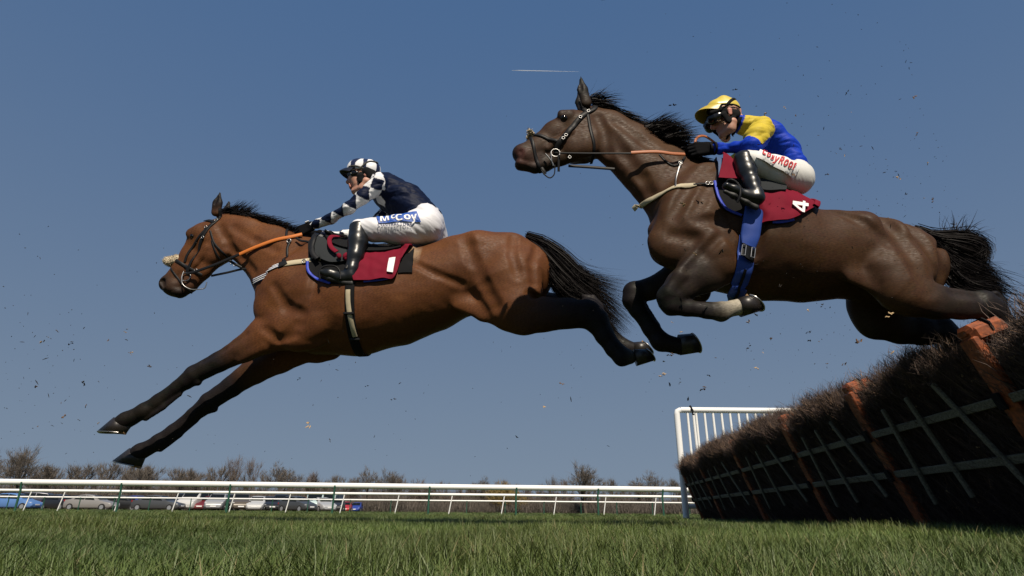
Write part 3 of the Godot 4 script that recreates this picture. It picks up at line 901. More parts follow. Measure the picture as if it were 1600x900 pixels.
	hairs(tm, [Vector3(0.78,1.493,0),Vector3(0.849,1.501,0),Vector3(0.91,1.48,0)], [Vector3(0.2, 1, 0), Vector3(0.5, 0.9, 0), Vector3(0.8, 0.4, 0)], 90, 0.04, 0.16, 0.0016, 0.2, 0.2, Vector3(0.02, 0.01, 0.02))
	hairs(tm, [Vector3(0.837,1.292,0.03),Vector3(0.88,1.216,0.03),Vector3(0.94,1.176,0)], [Vector3(1, 0.3, 0), Vector3(1, -0.1, 0), Vector3(0.8, -0.6, 0)], 120, 0.06, 0.2, 0.0016, 0.22, 0.3, Vector3(0.02, 0.02, 0.03))
	o = part(h, "tail", tm, M.hair)
	o.set_meta("kind", "stuff")


func normal_at(f: Field, p: Vector3) -> Vector3:
	var ids := f.near(p, 0.02, f.all())
	var d := f.dist(p, ids)
	var e := 0.004
	return Vector3(f.dist(p + Vector3(e, 0, 0), ids) - d, f.dist(p + Vector3(0, e, 0), ids) - d, f.dist(p + Vector3(0, 0, e), ids) - d).normalized()

func resample(p: Array, step: float) -> Array:
	var cv := Curve3D.new()
	for i in p.size():
		var a: Vector3 = p[i]
		var t: Vector3 = (p[mini(i + 1, p.size() - 1)] - p[maxi(i - 1, 0)]) / 6.0
		cv.add_point(a, -t, t)
	var n := maxi(2, ceili(cv.get_baked_length() / step))
	var out := []
	for i in n + 1: out.append(cv.sample_baked(cv.get_baked_length() * i / n, true))
	return out

func strap_on(mb: Mb, f: Field, p: Array, w: float, th := 0.004, off := 0.004, step := 0.02) -> void:
	# a strap laid on the near side of a body along a path
	var pts := PackedVector3Array()
	var nn := []
	for q in resample(p, step):
		var a := Vector3(q.x, q.y, f.near_z(q.x, q.y, off))
		pts.append(a)
		nn.append(normal_at(f, a))
	strap(mb, pts, nn, w, th)

func strap(mb: Mb, pts: PackedVector3Array, nn: Array, w: float, th: float, closed := false) -> void:
	var rows := []
	for i in pts.size():
		var t := (pts[mini(i + 1, pts.size() - 1)] - pts[maxi(i - 1, 0)]).normalized()
		if closed and (i == 0 or i == pts.size() - 1): t = (pts[1] - pts[pts.size() - 2]).normalized()
		var sd := t.cross(nn[i]).normalized()
		var up := sd.cross(t).normalized()
		if up.dot(nn[i]) < 0.0: up = -up
		var row := []
		for k in [Vector2(-1, -1), Vector2(-1, 0.3), Vector2(-0.8, 1), Vector2(0.8, 1), Vector2(1, 0.3), Vector2(1, -1)]:
			row.append(mb.vert(pts[i] + sd * k.x * w * 0.5 + up * k.y * th * 0.5, (sd * k.x * 0.6 + up * k.y).normalized()))
		rows.append(row)
	for i in range(1, rows.size()):
		for k in 6:
			mb.quad(rows[i - 1][k], rows[i - 1][(k + 1) % 6], rows[i][(k + 1) % 6], rows[i][k])

func hang(mb: Mb, p: Array, w: float, th := 0.004, step := 0.02, facing := Vector3(0, 0, 1)) -> void:
	# a strap through the air
	var pts := PackedVector3Array(resample(p, step))
	var nn := []
	for q in pts: nn.append(facing)
	strap(mb, pts, nn, w, th)

func cord(mb: Mb, p: Array, r: float, step := 0.012, sides := 6) -> void:
	var pts := PackedVector3Array(resample(p, step))
	var rr := PackedFloat32Array()
	rr.resize(pts.size()); rr.fill(r)
	mb.tube(pts, rr, sides)

func ring(mb: Mb, c: Vector3, r: float, w: float, nn := Vector3(0, 0, 1)) -> void:
	var u := nn.cross(Vector3.UP).normalized()
	var v := u.cross(nn)
	var pts := PackedVector3Array()
	var rr := PackedFloat32Array()
	for i in 25:
		pts.append(c + (u * cos(TAU * i / 24.0) + v * sin(TAU * i / 24.0)) * r)
		rr.append(w)
	mb.tube(pts, rr, 6)

func loop_on(mb: Mb, f: Field, c: Vector3, u: Vector3, w: Vector3, width: float, th: float, off: float, rad := 0.55, n := 48, a0 := 0.0, a1 := TAU) -> void:
	# a strap right round a body, in the plane of u and w
	var pts := f.around(c, u, w, off, n, a0, a1, rad)
	var ax := u.cross(w).normalized()
	var nn := []
	for i in pts.size():
		var t := (pts[mini(i + 1, pts.size() - 1)] - pts[maxi(i - 1, 0)])
		if a1 - a0 > 6.2 and (i == 0 or i == pts.size() - 1): t = pts[1] - pts[pts.size() - 2]
		nn.append(t.cross(ax).normalized() * (1.0 if t.cross(ax).dot(pts[i] - c) > 0.0 else -1.0))
	strap(mb, pts, nn, width, th, a1 - a0 > 6.2)

func drape(f: Field, top: Array, bottom: Array, nu: int, nv: int, off: float, wave := 0.0, both := false, seed_at := 1) -> Array:
	# a cloth laid over the near side between a top and a bottom edge
	var ns := FastNoiseLite.new()
	ns.seed = seed_at; ns.frequency = 9.0; ns.fractal_octaves = 2
	var a := resample(top, 0.01)
	var b := resample(bottom, 0.01)
	var g := []
	for r in nv + 1:
		var row := []
		for k in nu + 1:
			var ua := float(k) / nu * (a.size() - 1)
			var ub := float(k) / nu * (b.size() - 1)
			var pa: Vector3 = a[mini(int(ua), a.size() - 2)].lerp(a[mini(int(ua) + 1, a.size() - 1)], ua - mini(int(ua), a.size() - 2))
			var pb: Vector3 = b[mini(int(ub), b.size() - 2)].lerp(b[mini(int(ub) + 1, b.size() - 1)], ub - mini(int(ub), b.size() - 2))
			var q := pa.lerp(pb, float(r) / nv)
			var o := off + wave * (ns.get_noise_3d(q.x * 1.3, q.y * 0.8, seed_at) * 0.5 + 0.5)
			row.append(Vector3(q.x, q.y, f.near_z(q.x, q.y, o)))
		g.append(row)
	return g

func over(g: Array) -> Array:      # the same cloth on the far side too, joined over the back
	var out := mirrored(g)
	out.reverse()
	out.append_array(g)
	return out

func mirrored(g: Array) -> Array:
	var out := []
	for row in g:
		var r := []
		for q in row: r.append(Vector3(q.x, q.y, -q.z))
		out.append(r)
	return out

func lettering(text: String, bold: bool, italic: bool, spacing := 0) -> Array:
	# triangles of flat lettering, scaled to the unit square
	var tm := TextMesh.new()
	var font := SystemFont.new()
	font.font_names = PackedStringArray(["Droid Sans"])
	font.font_weight = 800 if bold else 400
	font.font_italic = italic
	var fv := FontVariation.new()
	fv.base_font = font
	fv.spacing_glyph = spacing
	if italic: fv.variation_transform = Transform2D(Vector2(1, 0), Vector2(0.2, 1), Vector2.ZERO)
	tm.font = fv
	tm.text = text
	tm.font_size = 64
	tm.pixel_size = 0.01
	tm.depth = 0.0
	tm.curve_step = 2.0
	var arr := tm.surface_get_arrays(0)
	var vv: PackedVector3Array = arr[Mesh.ARRAY_VERTEX]
	var ii: PackedInt32Array = arr[Mesh.ARRAY_INDEX]
	var nn: PackedVector3Array = arr[Mesh.ARRAY_NORMAL]
	var bb := AABB(vv[0], Vector3.ZERO)
	for q in vv: bb = bb.expand(q)
	var out := []
	for i in range(0, ii.size(), 3):
		if nn[ii[i]].z < 0.5: continue
		var t := []
		for k in 3:
			var q := vv[ii[i + k]]
			t.append(Vector2((q.x - bb.position.x) / bb.size.x, (q.y - bb.position.y) / bb.size.y))
		out.append(t)
	return out

func print_on(mb: Mb, f: Field, tris: Array, quad: Array, off: float, most := 0.012) -> void:
	# lays lettering on a body: quad holds the corners bottom left, bottom right, top right, top left
	var todo := tris.duplicate()
	var nn := Vector3(0, 0, 1)
	while todo.size():
		var t: Array = todo.pop_back()
		var p := []
		for q in t:
			p.append((quad[0] as Vector3).lerp(quad[1], q.x).lerp((quad[3] as Vector3).lerp(quad[2], q.x), q.y))
		var far := 0
		var l := 0.0
		for k in 3:
			var d: float = p[k].distance_to(p[(k + 1) % 3])
			if d > l: l = d; far = k
		if l > most:
			var m: Vector2 = (t[far] + t[(far + 1) % 3]) / 2.0
			todo.append([t[far], m, t[(far + 2) % 3]])
			todo.append([m, t[(far + 1) % 3], t[(far + 2) % 3]])
			continue
		var s := mb.v.size()
		for q in p:
			var a := Vector3(q.x, q.y, f.near_z(q.x, q.y, off))
			mb.vert(a, nn)
		var g := (mb.v[s + 2] - mb.v[s]).cross(mb.v[s + 1] - mb.v[s]).normalized()
		if g.z < 0: g = -g
		for k in 3: mb.n[s + k] = g
		mb.tri(s, s + 1, s + 2)

func fluff(mb: Mb, c: Vector3, r: Vector3, n: int, l: float) -> void:
	mb.ball(c, r)
	for i in n:
		var d := Vector3(rng.randfn(), rng.randfn(), rng.randfn()).normalized()
		var p := c + d * r
		mb.strand(PackedVector3Array([p * 1.0 - d * l * 0.2, p + d * l * 0.5 + Vector3(rng.randfn(), rng.randfn(), rng.randfn()) * l * 0.3, p + d * l * 0.7 + Vector3(rng.randfn(), rng.randfn(), rng.randfn()) * l * 0.6]), l * 0.28, Vector3(rng.randfn(), rng.randfn(), rng.randfn()).normalized())

func tack_one() -> void:
	var f := F1
	var br := thing("bridle", "black leather bridle with fluffy white noseband on the bay horse in front", "bridle", Vector3(-1.165,0,-3.801), -0.0611)
	var b := Mb.new()
	strap_on(b, f, [Vector3(-0.953,2.165,0.03),Vector3(-0.955,2.112,0.07),Vector3(-0.98,2.05,0.08),Vector3(-1.007,1.995,0.08),Vector3(-1.063,1.825,0.07),Vector3(-1.089,1.741,0.06),Vector3(-1.107,1.673,0.06)], 0.024, 0.005, 0.005)
	part(br, "cheek_strap", b, M.leather)
	b = Mb.new()
	strap_on(b, f, [Vector3(-1.009,2.005,0.08),Vector3(-1.114,1.845,0.07),Vector3(-1.142,1.752,0.06)], 0.016, 0.004, 0.004)
	part(br, "noseband_cheek_strap", b, M.leather)
	b = Mb.new()
	strap_on(b, f, [Vector3(-1.082,2.094,0.05),Vector3(-1.029,2.077,0.07),Vector3(-0.972,2.055,0.08)], 0.026, 0.005, 0.006)
	part(br, "browband", b, M.leather)
	b = Mb.new()
	strap_on(b, f, [Vector3(-0.985,1.979,0.08),Vector3(-0.945,1.892,0.08),Vector3(-0.891,1.832,0.08),Vector3(-0.853,1.796,0.07),Vector3(-0.813,1.75,0.05)], 0.014, 0.004, 0.004)
	strap_on(b, f, [Vector3(-0.961,1.903,0.08),Vector3(-0.928,1.832,0.08),Vector3(-0.898,1.773,0.08)], 0.012, 0.004, 0.004)
	part(br, "throat_lash", b, M.leather)
	b = Mb.new()
	strap_on(b, f, [Vector3(-1.216,1.771,0.03),Vector3(-1.169,1.742,0.05),Vector3(-1.089,1.697,0.06),Vector3(-1.059,1.681,0.05),Vector3(-1.009,1.655,0.03)], 0.022, 0.005, 0.005)
	var nb := part(br, "noseband", b, M.leather)
	b = Mb.new()
	strap_on(b, f, [Vector3(-1.238,1.708,0.04),Vector3(-1.184,1.645,0.06),Vector3(-1.142,1.601,0.06),Vector3(-1.097,1.557,0.05),Vector3(-1.077,1.536,0.03)], 0.013, 0.004, 0.004)
	part(br, "lower_noseband", b, M.leather)
	b = Mb.new()
	var c := Vector3(-1.261,1.785,0)
	var fz := F1.near_z(c.x + 0.02, c.y - 0.01, 0.0, 0.3)
	for k in 15:
		var fa := lerpf(-1.5, 1.5, k / 14.0)
		for dx in [-0.03, 0.0, 0.03]:
			fluff(b, c + Vector3(dx + 0.02 - 0.03 * cos(fa) + rng.randf_range(-0.006, 0.006), dx * 0.25 - 0.01 + 0.018 * cos(fa), sin(fa) * (fz + 0.005)), Vector3(0.032, 0.028, 0.026), 110, 0.006)
	part(nb, "fleece_roll", b, M.fleece)
	b = Mb.new()
	var rg := Vector3(-1.109,1.639,0.06)
	rg.z = f.near_z(rg.x, rg.y, 0.012)
	ring(b, rg, 0.032, 0.0042)
	var cheek := [Vector3(-1.124,1.674,0.07),Vector3(-1.124,1.624,0.075),Vector3(-1.107,1.573,0.07),Vector3(-1.052,1.543,0.06),Vector3(-0.994,1.546,0.05),Vector3(-0.966,1.559,0.04),Vector3(-0.96,1.602,0.04)]
	cord(b, cheek, 0.0038)
	part(br, "bit_ring", b, M.steel)
	b = Mb.new()
	for q in [Vector3(-1.048,1.689,0.055),Vector3(-0.832,1.761,0.07),Vector3(-0.803,1.745,0.05),Vector3(-0.971,2.076,0.08),Vector3(-1.022,2.008,0.075),Vector3(-1.026,1.924,0.08)]:
		var w: Vector3 = q
		w.z = f.near_z(w.x, w.y, 0.009)
		ring(b, w, 0.009, 0.0026)
	part(br, "buckle", b, M.steel)
	b = Mb.new()
	hang(b, [Vector3(-0.931,1.645,0.05),Vector3(-0.825,1.667,0.05),Vector3(-0.701,1.694,0.05),Vector3(-0.621,1.678,0.04)], 0.016)
	hang(b, [Vector3(-0.816,1.752,0.08),Vector3(-0.767,1.724,0.075),Vector3(-0.72,1.7,0.06)], 0.018)
	part(br, "martingale_strap", b, M.leather)
	var re := thing("reins", "orange rubber grip reins held by the rider in navy and white", "reins", Vector3(-1.165,0,-3.801), -0.0611)
	b = Mb.new()
	var bz := f.near_z(rg.x, rg.y, 0.02)
	hang(b, [Vector3(-1.098,1.652,0.075),Vector3(-1.029,1.668,0.08),Vector3(-0.888,1.712,0.095),Vector3(-0.805,1.747,0.1),Vector3(-0.722,1.783,0.105)], 0.021)
	part(re, "leather_end", b, M.leather)
	b = Mb.new()
	hang(b, [Vector3(-0.725,1.78,0.106),Vector3(-0.608,1.827,0.12),Vector3(-0.479,1.878,0.12),Vector3(-0.373,1.906,0.11),Vector3(-0.305,1.932,0.095)], 0.026, 0.006)
	part(re, "rubber_grip", b, M.orange_rubber)
	b = Mb.new()
	hang(b, [Vector3(-0.331,1.89,0.13),Vector3(-0.286,1.86,0.14),Vector3(-0.226,1.844,0.15),Vector3(-0.186,1.805,0.16),Vector3(-0.197,1.753,0.17),Vector3(-0.152,1.71,0.18),Vector3(-0.117,1.737,0.19),Vector3(-0.153,1.781,0.18)], 0.016)
	part(re, "loose_end", b, M.leather)
	var bp := thing("breast_girth", "striped blue and cream breast strap across the chest of the leading bay horse", "breast girth", Vector3(-1.165,0,-3.801), -0.0611)
	b = Mb.new()
	strap_on(b, f, [Vector3(-0.604,1.583,0.06),Vector3(-0.551,1.59,0.1),Vector3(-0.477,1.605,0.13),Vector3(-0.366,1.637,0.15),Vector3(-0.328,1.646,0.16)], 0.042, 0.006, 0.004)
	var web := part(bp, "blue_web", b, M.blue_web)
	b = Mb.new()
	for o in [-3.2, 0.0, 3.2]:
		var q := []
		for w in [Vector3(-0.604,1.583,0.06),Vector3(-0.551,1.59,0.1),Vector3(-0.477,1.605,0.13),Vector3(-0.366,1.637,0.15)]: q.append(w + Vector3(0, o * 0.0042, 0))
		strap_on(b, f, q, 0.0065, 0.003, 0.0085)
	part(web, "white_stripe", b, M.white_cloth)
	b = Mb.new()
	strap_on(b, f, [Vector3(-0.336,1.642,0.16),Vector3(-0.242,1.655,0.18),Vector3(-0.139,1.668,0.2),Vector3(-0.055,1.694,0.2)], 0.044, 0.006, 0.005)
	part(bp, "cream_web", b, M.cream_web)
	b = Mb.new()
	strap_on(b, f, [Vector3(-0.366,1.637,0.15),Vector3(-0.341,1.646,0.15),Vector3(-0.316,1.66,0.15)], 0.055, 0.007, 0.008)
	strap_on(b, f, [Vector3(-0.464,2.075,0.03),Vector3(-0.423,1.941,0.08),Vector3(-0.376,1.862,0.12),Vector3(-0.378,1.808,0.13),Vector3(-0.349,1.674,0.15)], 0.017, 0.005, 0.006)
	part(bp, "neck_strap", b, M.leather)
	b = Mb.new()
	for q in [Vector3(-0.19,1.655,0.2),Vector3(-0.377,1.867,0.12)]:
		var w: Vector3 = q
		w.z = f.near_z(w.x, w.y, 0.012)
		ring(b, w, 0.014, 0.0035)
	part(bp, "buckle", b, M.steel)

	var sa := thing("racing_saddle", "small dark grey racing saddle with blue edge under the rider in navy", "saddle", Vector3(-1.165,0,-3.801), -0.0611)
	b = Mb.new()
	var g := drape(f, [Vector3(-0.261,1.947,0),Vector3(-0.112,1.934,0.02),Vector3(0.082,1.885,0.03),Vector3(0.267,1.862,0.03),Vector3(0.413,1.859,0.03)], [Vector3(-0.157,1.636,0.2),Vector3(-0.116,1.549,0.22),Vector3(0.026,1.477,0.26),Vector3(0.258,1.496,0.27),Vector3(0.386,1.512,0.27)], 26, 14, 0.008)
	b.sheet(over(g), 0.006)
	part(sa, "numnah", b, M.pad_black)
	b = Mb.new()
	strap_on(b, f, [Vector3(-0.167,1.65,0.2),Vector3(-0.141,1.572,0.22),Vector3(-0.075,1.518,0.24),Vector3(0.022,1.477,0.26)], 0.018, 0.008, 0.014)
	strap_on(b, f, [Vector3(0.238,1.487,0.27),Vector3(0.32,1.495,0.27),Vector3(0.39,1.507,0.27)], 0.016, 0.008, 0.014)
	part(sa, "blue_edge", b, M.blue_trim)
	b = Mb.new()
	g = drape(f, [Vector3(-0.203,1.951,0.03),Vector3(-0.107,1.954,0.04),Vector3(0.021,1.902,0.06)], [Vector3(-0.121,1.695,0.2),Vector3(-0.003,1.634,0.23),Vector3(0.119,1.646,0.24)], 14, 10, 0.03)
	b.sheet(over(g), 0.012)
	part(sa, "flap", b, M.pad_grey)
	b = Mb.new()
	g = drape(f, [Vector3(-0.181,1.986,0),Vector3(-0.077,1.973,0),Vector3(0.07,1.91,0),Vector3(0.257,1.886,0),Vector3(0.384,1.903,0)], [Vector3(-0.064,1.826,0.12),Vector3(0.038,1.776,0.14),Vector3(0.155,1.741,0.15),Vector3(0.309,1.738,0.15),Vector3(0.436,1.768,0.14)], 20, 10, 0.045)
	b.sheet(over(g), 0.02)
	part(sa, "seat", b, M.pad_black)
	b = Mb.new()
	strap_on(b, f, [Vector3(-0.219,1.952,0.05),Vector3(-0.176,1.858,0.12),Vector3(-0.163,1.766,0.17),Vector3(-0.13,1.696,0.2),Vector3(-0.091,1.662,0.2)], 0.034, 0.014, 0.035)
	cord(b, [Vector3(-0.188,1.772,0.2),Vector3(-0.148,1.724,0.22),Vector3(-0.106,1.742,0.22),Vector3(-0.133,1.79,0.2),Vector3(-0.167,1.781,0.2),Vector3(-0.14,1.696,0.22),Vector3(-0.092,1.654,0.23)], 0.009)
	part(sa, "strap_knot", b, M.leather)
	b = Mb.new()
	strap_on(b, f, [Vector3(0.097,1.733,0.2),Vector3(0.132,1.646,0.24),Vector3(0.125,1.565,0.27)], 0.022, 0.005, 0.05)
	cord(b, [Vector3(-0.034,1.494,0.33),Vector3(-0.043,1.545,0.335),Vector3(-0.022,1.576,0.335),Vector3(0.017,1.586,0.33),Vector3(0.06,1.577,0.33),Vector3(0.088,1.545,0.33),Vector3(0.098,1.492,0.33)], 0.006)
	part(sa, "stirrup", b, M.leather)

	var gi := thing("girth", "narrow black and cream girth round the belly of the leading bay horse", "girth", Vector3(-1.165,0,-3.801), -0.0611)
	b = Mb.new()
	var cc := Vector3(0.159,1.32,0.28)
	cc.z = 0.0
	var dn := (Vector3(0.175,1.075,0.26) - Vector3(0.157,1.446,0.29)).normalized()
	dn = Vector3(dn.x, dn.y, 0).normalized()
	loop_on(b, f, cc, -dn, Vector3(0, 0, 1), 0.062, 0.006, 0.004)
	var gw := part(gi, "girth_strap", b, M.pad_black)
	b = Mb.new()
	strap_on(b, f, [Vector3(0.147,1.428,0.28),Vector3(0.152,1.341,0.28),Vector3(0.167,1.244,0.28),Vector3(0.181,1.155,0.27)], 0.030, 0.005, 0.010)
	part(gi, "cream_strap", b, M.cream_web)
	b = Mb.new()
	for x in [Vector3(0.175,1.142,0.27),Vector3(0.156,1.281,0.27)]:
		var w: Vector3 = x
		w.z = f.near_z(w.x, w.y, 0.012)
		b.prism(Transform3D(Basis(), w), Vector3(0.068, 0.016, 0.012), 0.3)
	part(gi, "buckle", b, M.leather)

	var cl := thing("number_cloth", "red number cloth marked 1, flapping behind the boot of the rider in navy", "saddlecloth", Vector3(-1.165,0,-3.801), -0.0611)
	b = Mb.new()
	g = drape(f, [Vector3(0.084,1.784,0.12),Vector3(0.19,1.778,0.13),Vector3(0.299,1.795,0.13),Vector3(0.407,1.802,0.12),Vector3(0.504,1.795,0.1)], [Vector3(0.179,1.488,0.27),Vector3(0.282,1.492,0.28),Vector3(0.364,1.504,0.28),Vector3(0.434,1.511,0.28),Vector3(0.459,1.653,0.22)], 30, 18, 0.02, 0.022, false, 4)
	b.sheet(over(g), 0.004)
	part(cl, "cloth", b, M.maroon)
	b = Mb.new()
	g = drape(f, [Vector3(0.442,1.699,0.2),Vector3(0.488,1.712,0.2),Vector3(0.526,1.757,0.15)], [Vector3(0.449,1.551,0.27),Vector3(0.497,1.554,0.26),Vector3(0.542,1.553,0.26)], 8, 8, 0.010)
	b.sheet(g, 0.005)
	part(cl, "black_underpad", b, M.pad_black)
	b = Mb.new()
	b.sheet(drape(f, [Vector3(0.384,1.655,0.27),Vector3(0.403,1.659,0.27),Vector3(0.426,1.661,0.27)], [Vector3(0.387,1.547,0.28),Vector3(0.406,1.543,0.28),Vector3(0.427,1.54,0.28)], 4, 10, 0.044), 0.002)
	part(cl, "number", b, M.logo_white)
	b = Mb.new()
	strap_on(b, f, [Vector3(-0.034,1.933,0.1),Vector3(-0.057,1.884,0.12),Vector3(-0.053,1.821,0.15),Vector3(-0.016,1.749,0.18),Vector3(0.035,1.702,0.2)], 0.030, 0.006, 0.058)
	for i in 5:
		b.ball(Vector3(0, 0, 0) + Vector3(0.074,1.661,0.29) + Vector3(rng.randf_range(-0.02, 0.03), rng.randf_range(-0.02, 0.02), rng.randf_range(-0.01, 0.01)), Vector3(0.022, 0.016, 0.012), Basis(Vector3(0, 0, 1), rng.randf() * 3.0), 8, 5)
	part(cl, "tie", b, M.maroon)

func tack_two() -> void:
	var f := F2
	var br := thing("bridle", "black bridle with silver rings on the dark brown horse's raised head", "bridle", Vector3(1.495,0,-2.769), -0.0000)
	var b := Mb.new()
	strap_on(b, f, [Vector3(-1.027,2.302,0.03),Vector3(-1.037,2.247,0.06),Vector3(-1.077,2.21,0.08),Vector3(-1.125,2.158,0.08),Vector3(-1.201,2.051,0.07),Vector3(-1.251,1.983,0.06),Vector3(-1.262,1.942,0.06)], 0.030, 0.006, 0.005)
	part(br, "cheek_strap", b, M.leather)
	b = Mb.new()
	strap_on(b, f, [Vector3(-1.128,2.276,0.05),Vector3(-1.107,2.239,0.07),Vector3(-1.074,2.21,0.08)], 0.028, 0.006, 0.006)
	part(br, "browband", b, M.leather)
	b = Mb.new()
	strap_on(b, f, [Vector3(-1.081,2.192,0.08),Vector3(-1.069,2.066,0.08),Vector3(-1.055,1.983,0.08),Vector3(-1.058,1.932,0.06),Vector3(-1.065,1.911,0.03)], 0.017, 0.004, 0.004)
	part(br, "throat_lash", b, M.leather)
	b = Mb.new()
	strap_on(b, f, [Vector3(-1.381,2.069,0.03),Vector3(-1.35,2.055,0.05),Vector3(-1.302,2.028,0.06),Vector3(-1.257,2.003,0.06)], 0.018, 0.005, 0.004)
	strap_on(b, f, [Vector3(-1.399,2.061,0.03),Vector3(-1.386,1.993,0.05),Vector3(-1.373,1.929,0.06),Vector3(-1.359,1.879,0.05),Vector3(-1.344,1.844,0.03)], 0.018, 0.005, 0.004)
	var nb := part(br, "noseband", b, M.leather)
	b = Mb.new()
	var c := Vector3(-1.391,2.086,0)
	for k in 5:
		fluff(b, c + Vector3(rng.randf_range(-0.02, 0.02), 0.0, lerpf(-0.04, 0.04, k / 4.0)), Vector3(0.016, 0.008, 0.016), 30, 0.009)
	part(nb, "fleece_patch", b, M.fleece)
	b = Mb.new()
	var rg := Vector3(-1.265,1.938,0.06)
	rg.z = f.near_z(rg.x, rg.y, 0.014)
	ring(b, rg, 0.024, 0.0036)
	part(br, "bit_ring", b, M.steel)
	b = Mb.new()
	for q in [Vector3(-1.188,1.917,0.08),Vector3(-1.077,2.21,0.08),Vector3(-1.125,2.158,0.08),Vector3(-1.223,2.017,0.07),Vector3(-1.208,2.034,0.07)]:
		var w: Vector3 = q
		w.z = f.near_z(w.x, w.y, 0.011)
		ring(b, w, 0.008, 0.0026)
	cord(b, [Vector3(-1.321,1.926,0.065),Vector3(-1.3,1.901,0.06),Vector3(-1.283,1.876,0.055),Vector3(-1.276,1.86,0.05)], 0.004)
	cord(b, [Vector3(-1.29,1.926,0.065),Vector3(-1.287,1.889,0.06),Vector3(-1.28,1.86,0.05)], 0.003)
	part(br, "buckle", b, M.steel)
	b = Mb.new()
	cord(b, [Vector3(-1.342,1.837,0.04),Vector3(-1.325,1.81,0.04),Vector3(-1.297,1.79,0.04),Vector3(-1.273,1.814,0.04),Vector3(-1.269,1.867,0.045)], 0.0035)
	hang(b, [Vector3(-1.248,1.922,0.06),Vector3(-1.249,1.872,0.05),Vector3(-1.249,1.83,0.04)], 0.013)
	hang(b, [Vector3(-1.341,1.857,0.035),Vector3(-1.328,1.833,0.035),Vector3(-1.321,1.82,0.03)], 0.02)
	part(br, "lip_strap", b, M.leather)
	b = Mb.new()
	hang(b, [Vector3(-1.196,1.867,0.04),Vector3(-1.086,1.86,0.04),Vector3(-0.948,1.849,0.04)], 0.017)
	part(br, "martingale_strap", b, M.leather)
	var re := thing("reins", "tan rubber grip reins in the hands of the rider in blue and yellow", "reins", Vector3(1.495,0,-2.769), -0.0000)
	b = Mb.new()
	hang(b, [Vector3(-1.243,1.924,0.075),Vector3(-1.092,1.906,0.1),Vector3(-0.959,1.894,0.12),Vector3(-0.867,1.888,0.13)], 0.010)
	part(re, "leather_end", b, M.leather)
	b = Mb.new()
	hang(b, [Vector3(-0.873,1.892,0.13),Vector3(-0.741,1.899,0.13),Vector3(-0.655,1.895,0.12),Vector3(-0.58,1.905,0.1)], 0.019, 0.006)
	hang(b, [Vector3(-0.506,1.986,0.06),Vector3(-0.494,2.034,0.05),Vector3(-0.463,2.07,0.03),Vector3(-0.42,2.091,0),Vector3(-0.375,2.087,-0.03),Vector3(-0.348,2.08,-0.05)], 0.014, 0.006)
	part(re, "rubber_grip", b, M.tan_rubber)
	var bp := thing("breast_girth", "cream webbing breast strap on the chest of the dark brown horse", "breast girth", Vector3(1.495,0,-2.769), -0.0000)
	b = Mb.new()
	strap_on(b, f, [Vector3(-0.848,1.637,0.05),Vector3(-0.826,1.647,0.08),Vector3(-0.8,1.645,0.11),Vector3(-0.744,1.656,0.13),Vector3(-0.677,1.66,0.15),Vector3(-0.627,1.662,0.16),Vector3(-0.571,1.67,0.17)], 0.028, 0.006, 0.005)
	part(bp, "cream_web", b, M.cream_web)
	b = Mb.new()
	strap_on(b, f, [Vector3(-0.584,1.668,0.17),Vector3(-0.528,1.67,0.18),Vector3(-0.446,1.662,0.2)], 0.013, 0.005, 0.008)
	strap_on(b, f, [Vector3(-0.709,1.916,0.07),Vector3(-0.683,1.867,0.09),Vector3(-0.648,1.837,0.1),Vector3(-0.606,1.856,0.09),Vector3(-0.569,1.912,0.06)], 0.012, 0.004, 0.005)
	part(bp, "neck_strap", b, M.leather)
	b = Mb.new()
	strap_on(b, f, [Vector3(-0.602,1.86,0.09),Vector3(-0.642,1.764,0.13),Vector3(-0.674,1.66,0.15)], 0.010, 0.004, 0.006)
	for q in [Vector3(-0.515,1.672,0.18),Vector3(-0.496,1.673,0.18),Vector3(-0.61,1.849,0.1)]:
		var w: Vector3 = q
		w.z = f.near_z(w.x, w.y, 0.013)
		ring(b, w, 0.009, 0.0026)
	part(bp, "buckle", b, M.steel)

	var sa := thing("racing_saddle", "racing saddle with blue trimmed pad under the rider in blue and yellow", "saddle", Vector3(1.495,0,-2.769), -0.0000)
	b = Mb.new()
	var g := drape(f, [Vector3(-0.413,1.891,0.02),Vector3(-0.335,1.875,0.02),Vector3(-0.224,1.796,0.02),Vector3(-0.08,1.727,0.02)], [Vector3(-0.479,1.655,0.2),Vector3(-0.485,1.57,0.22),Vector3(-0.468,1.514,0.25),Vector3(-0.398,1.471,0.28),Vector3(-0.236,1.431,0.28)], 24, 14, 0.008)
	b.sheet(over(g), 0.006)
	part(sa, "numnah", b, M.pad_black)
	b = Mb.new()
	strap_on(b, f, [Vector3(-0.478,1.684,0.2),Vector3(-0.484,1.612,0.21),Vector3(-0.483,1.567,0.22),Vector3(-0.467,1.518,0.25),Vector3(-0.434,1.49,0.27),Vector3(-0.386,1.467,0.28)], 0.013, 0.008, 0.014)
	strap_on(b, f, [Vector3(-0.251,1.431,0.28),Vector3(-0.205,1.431,0.28),Vector3(-0.148,1.446,0.28)], 0.03, 0.006, 0.012)
	part(sa, "blue_edge", b, M.blue_trim)
	b = Mb.new()
	g = drape(f, [Vector3(-0.43,1.868,0.03),Vector3(-0.41,1.886,0.04),Vector3(-0.39,1.88,0.05)], [Vector3(-0.459,1.711,0.15),Vector3(-0.45,1.707,0.15),Vector3(-0.434,1.701,0.16)], 6, 8, 0.028)
	b.sheet(over(g), 0.014)
	part(sa, "front_pad", b, M.navy_pad)
	b = Mb.new()
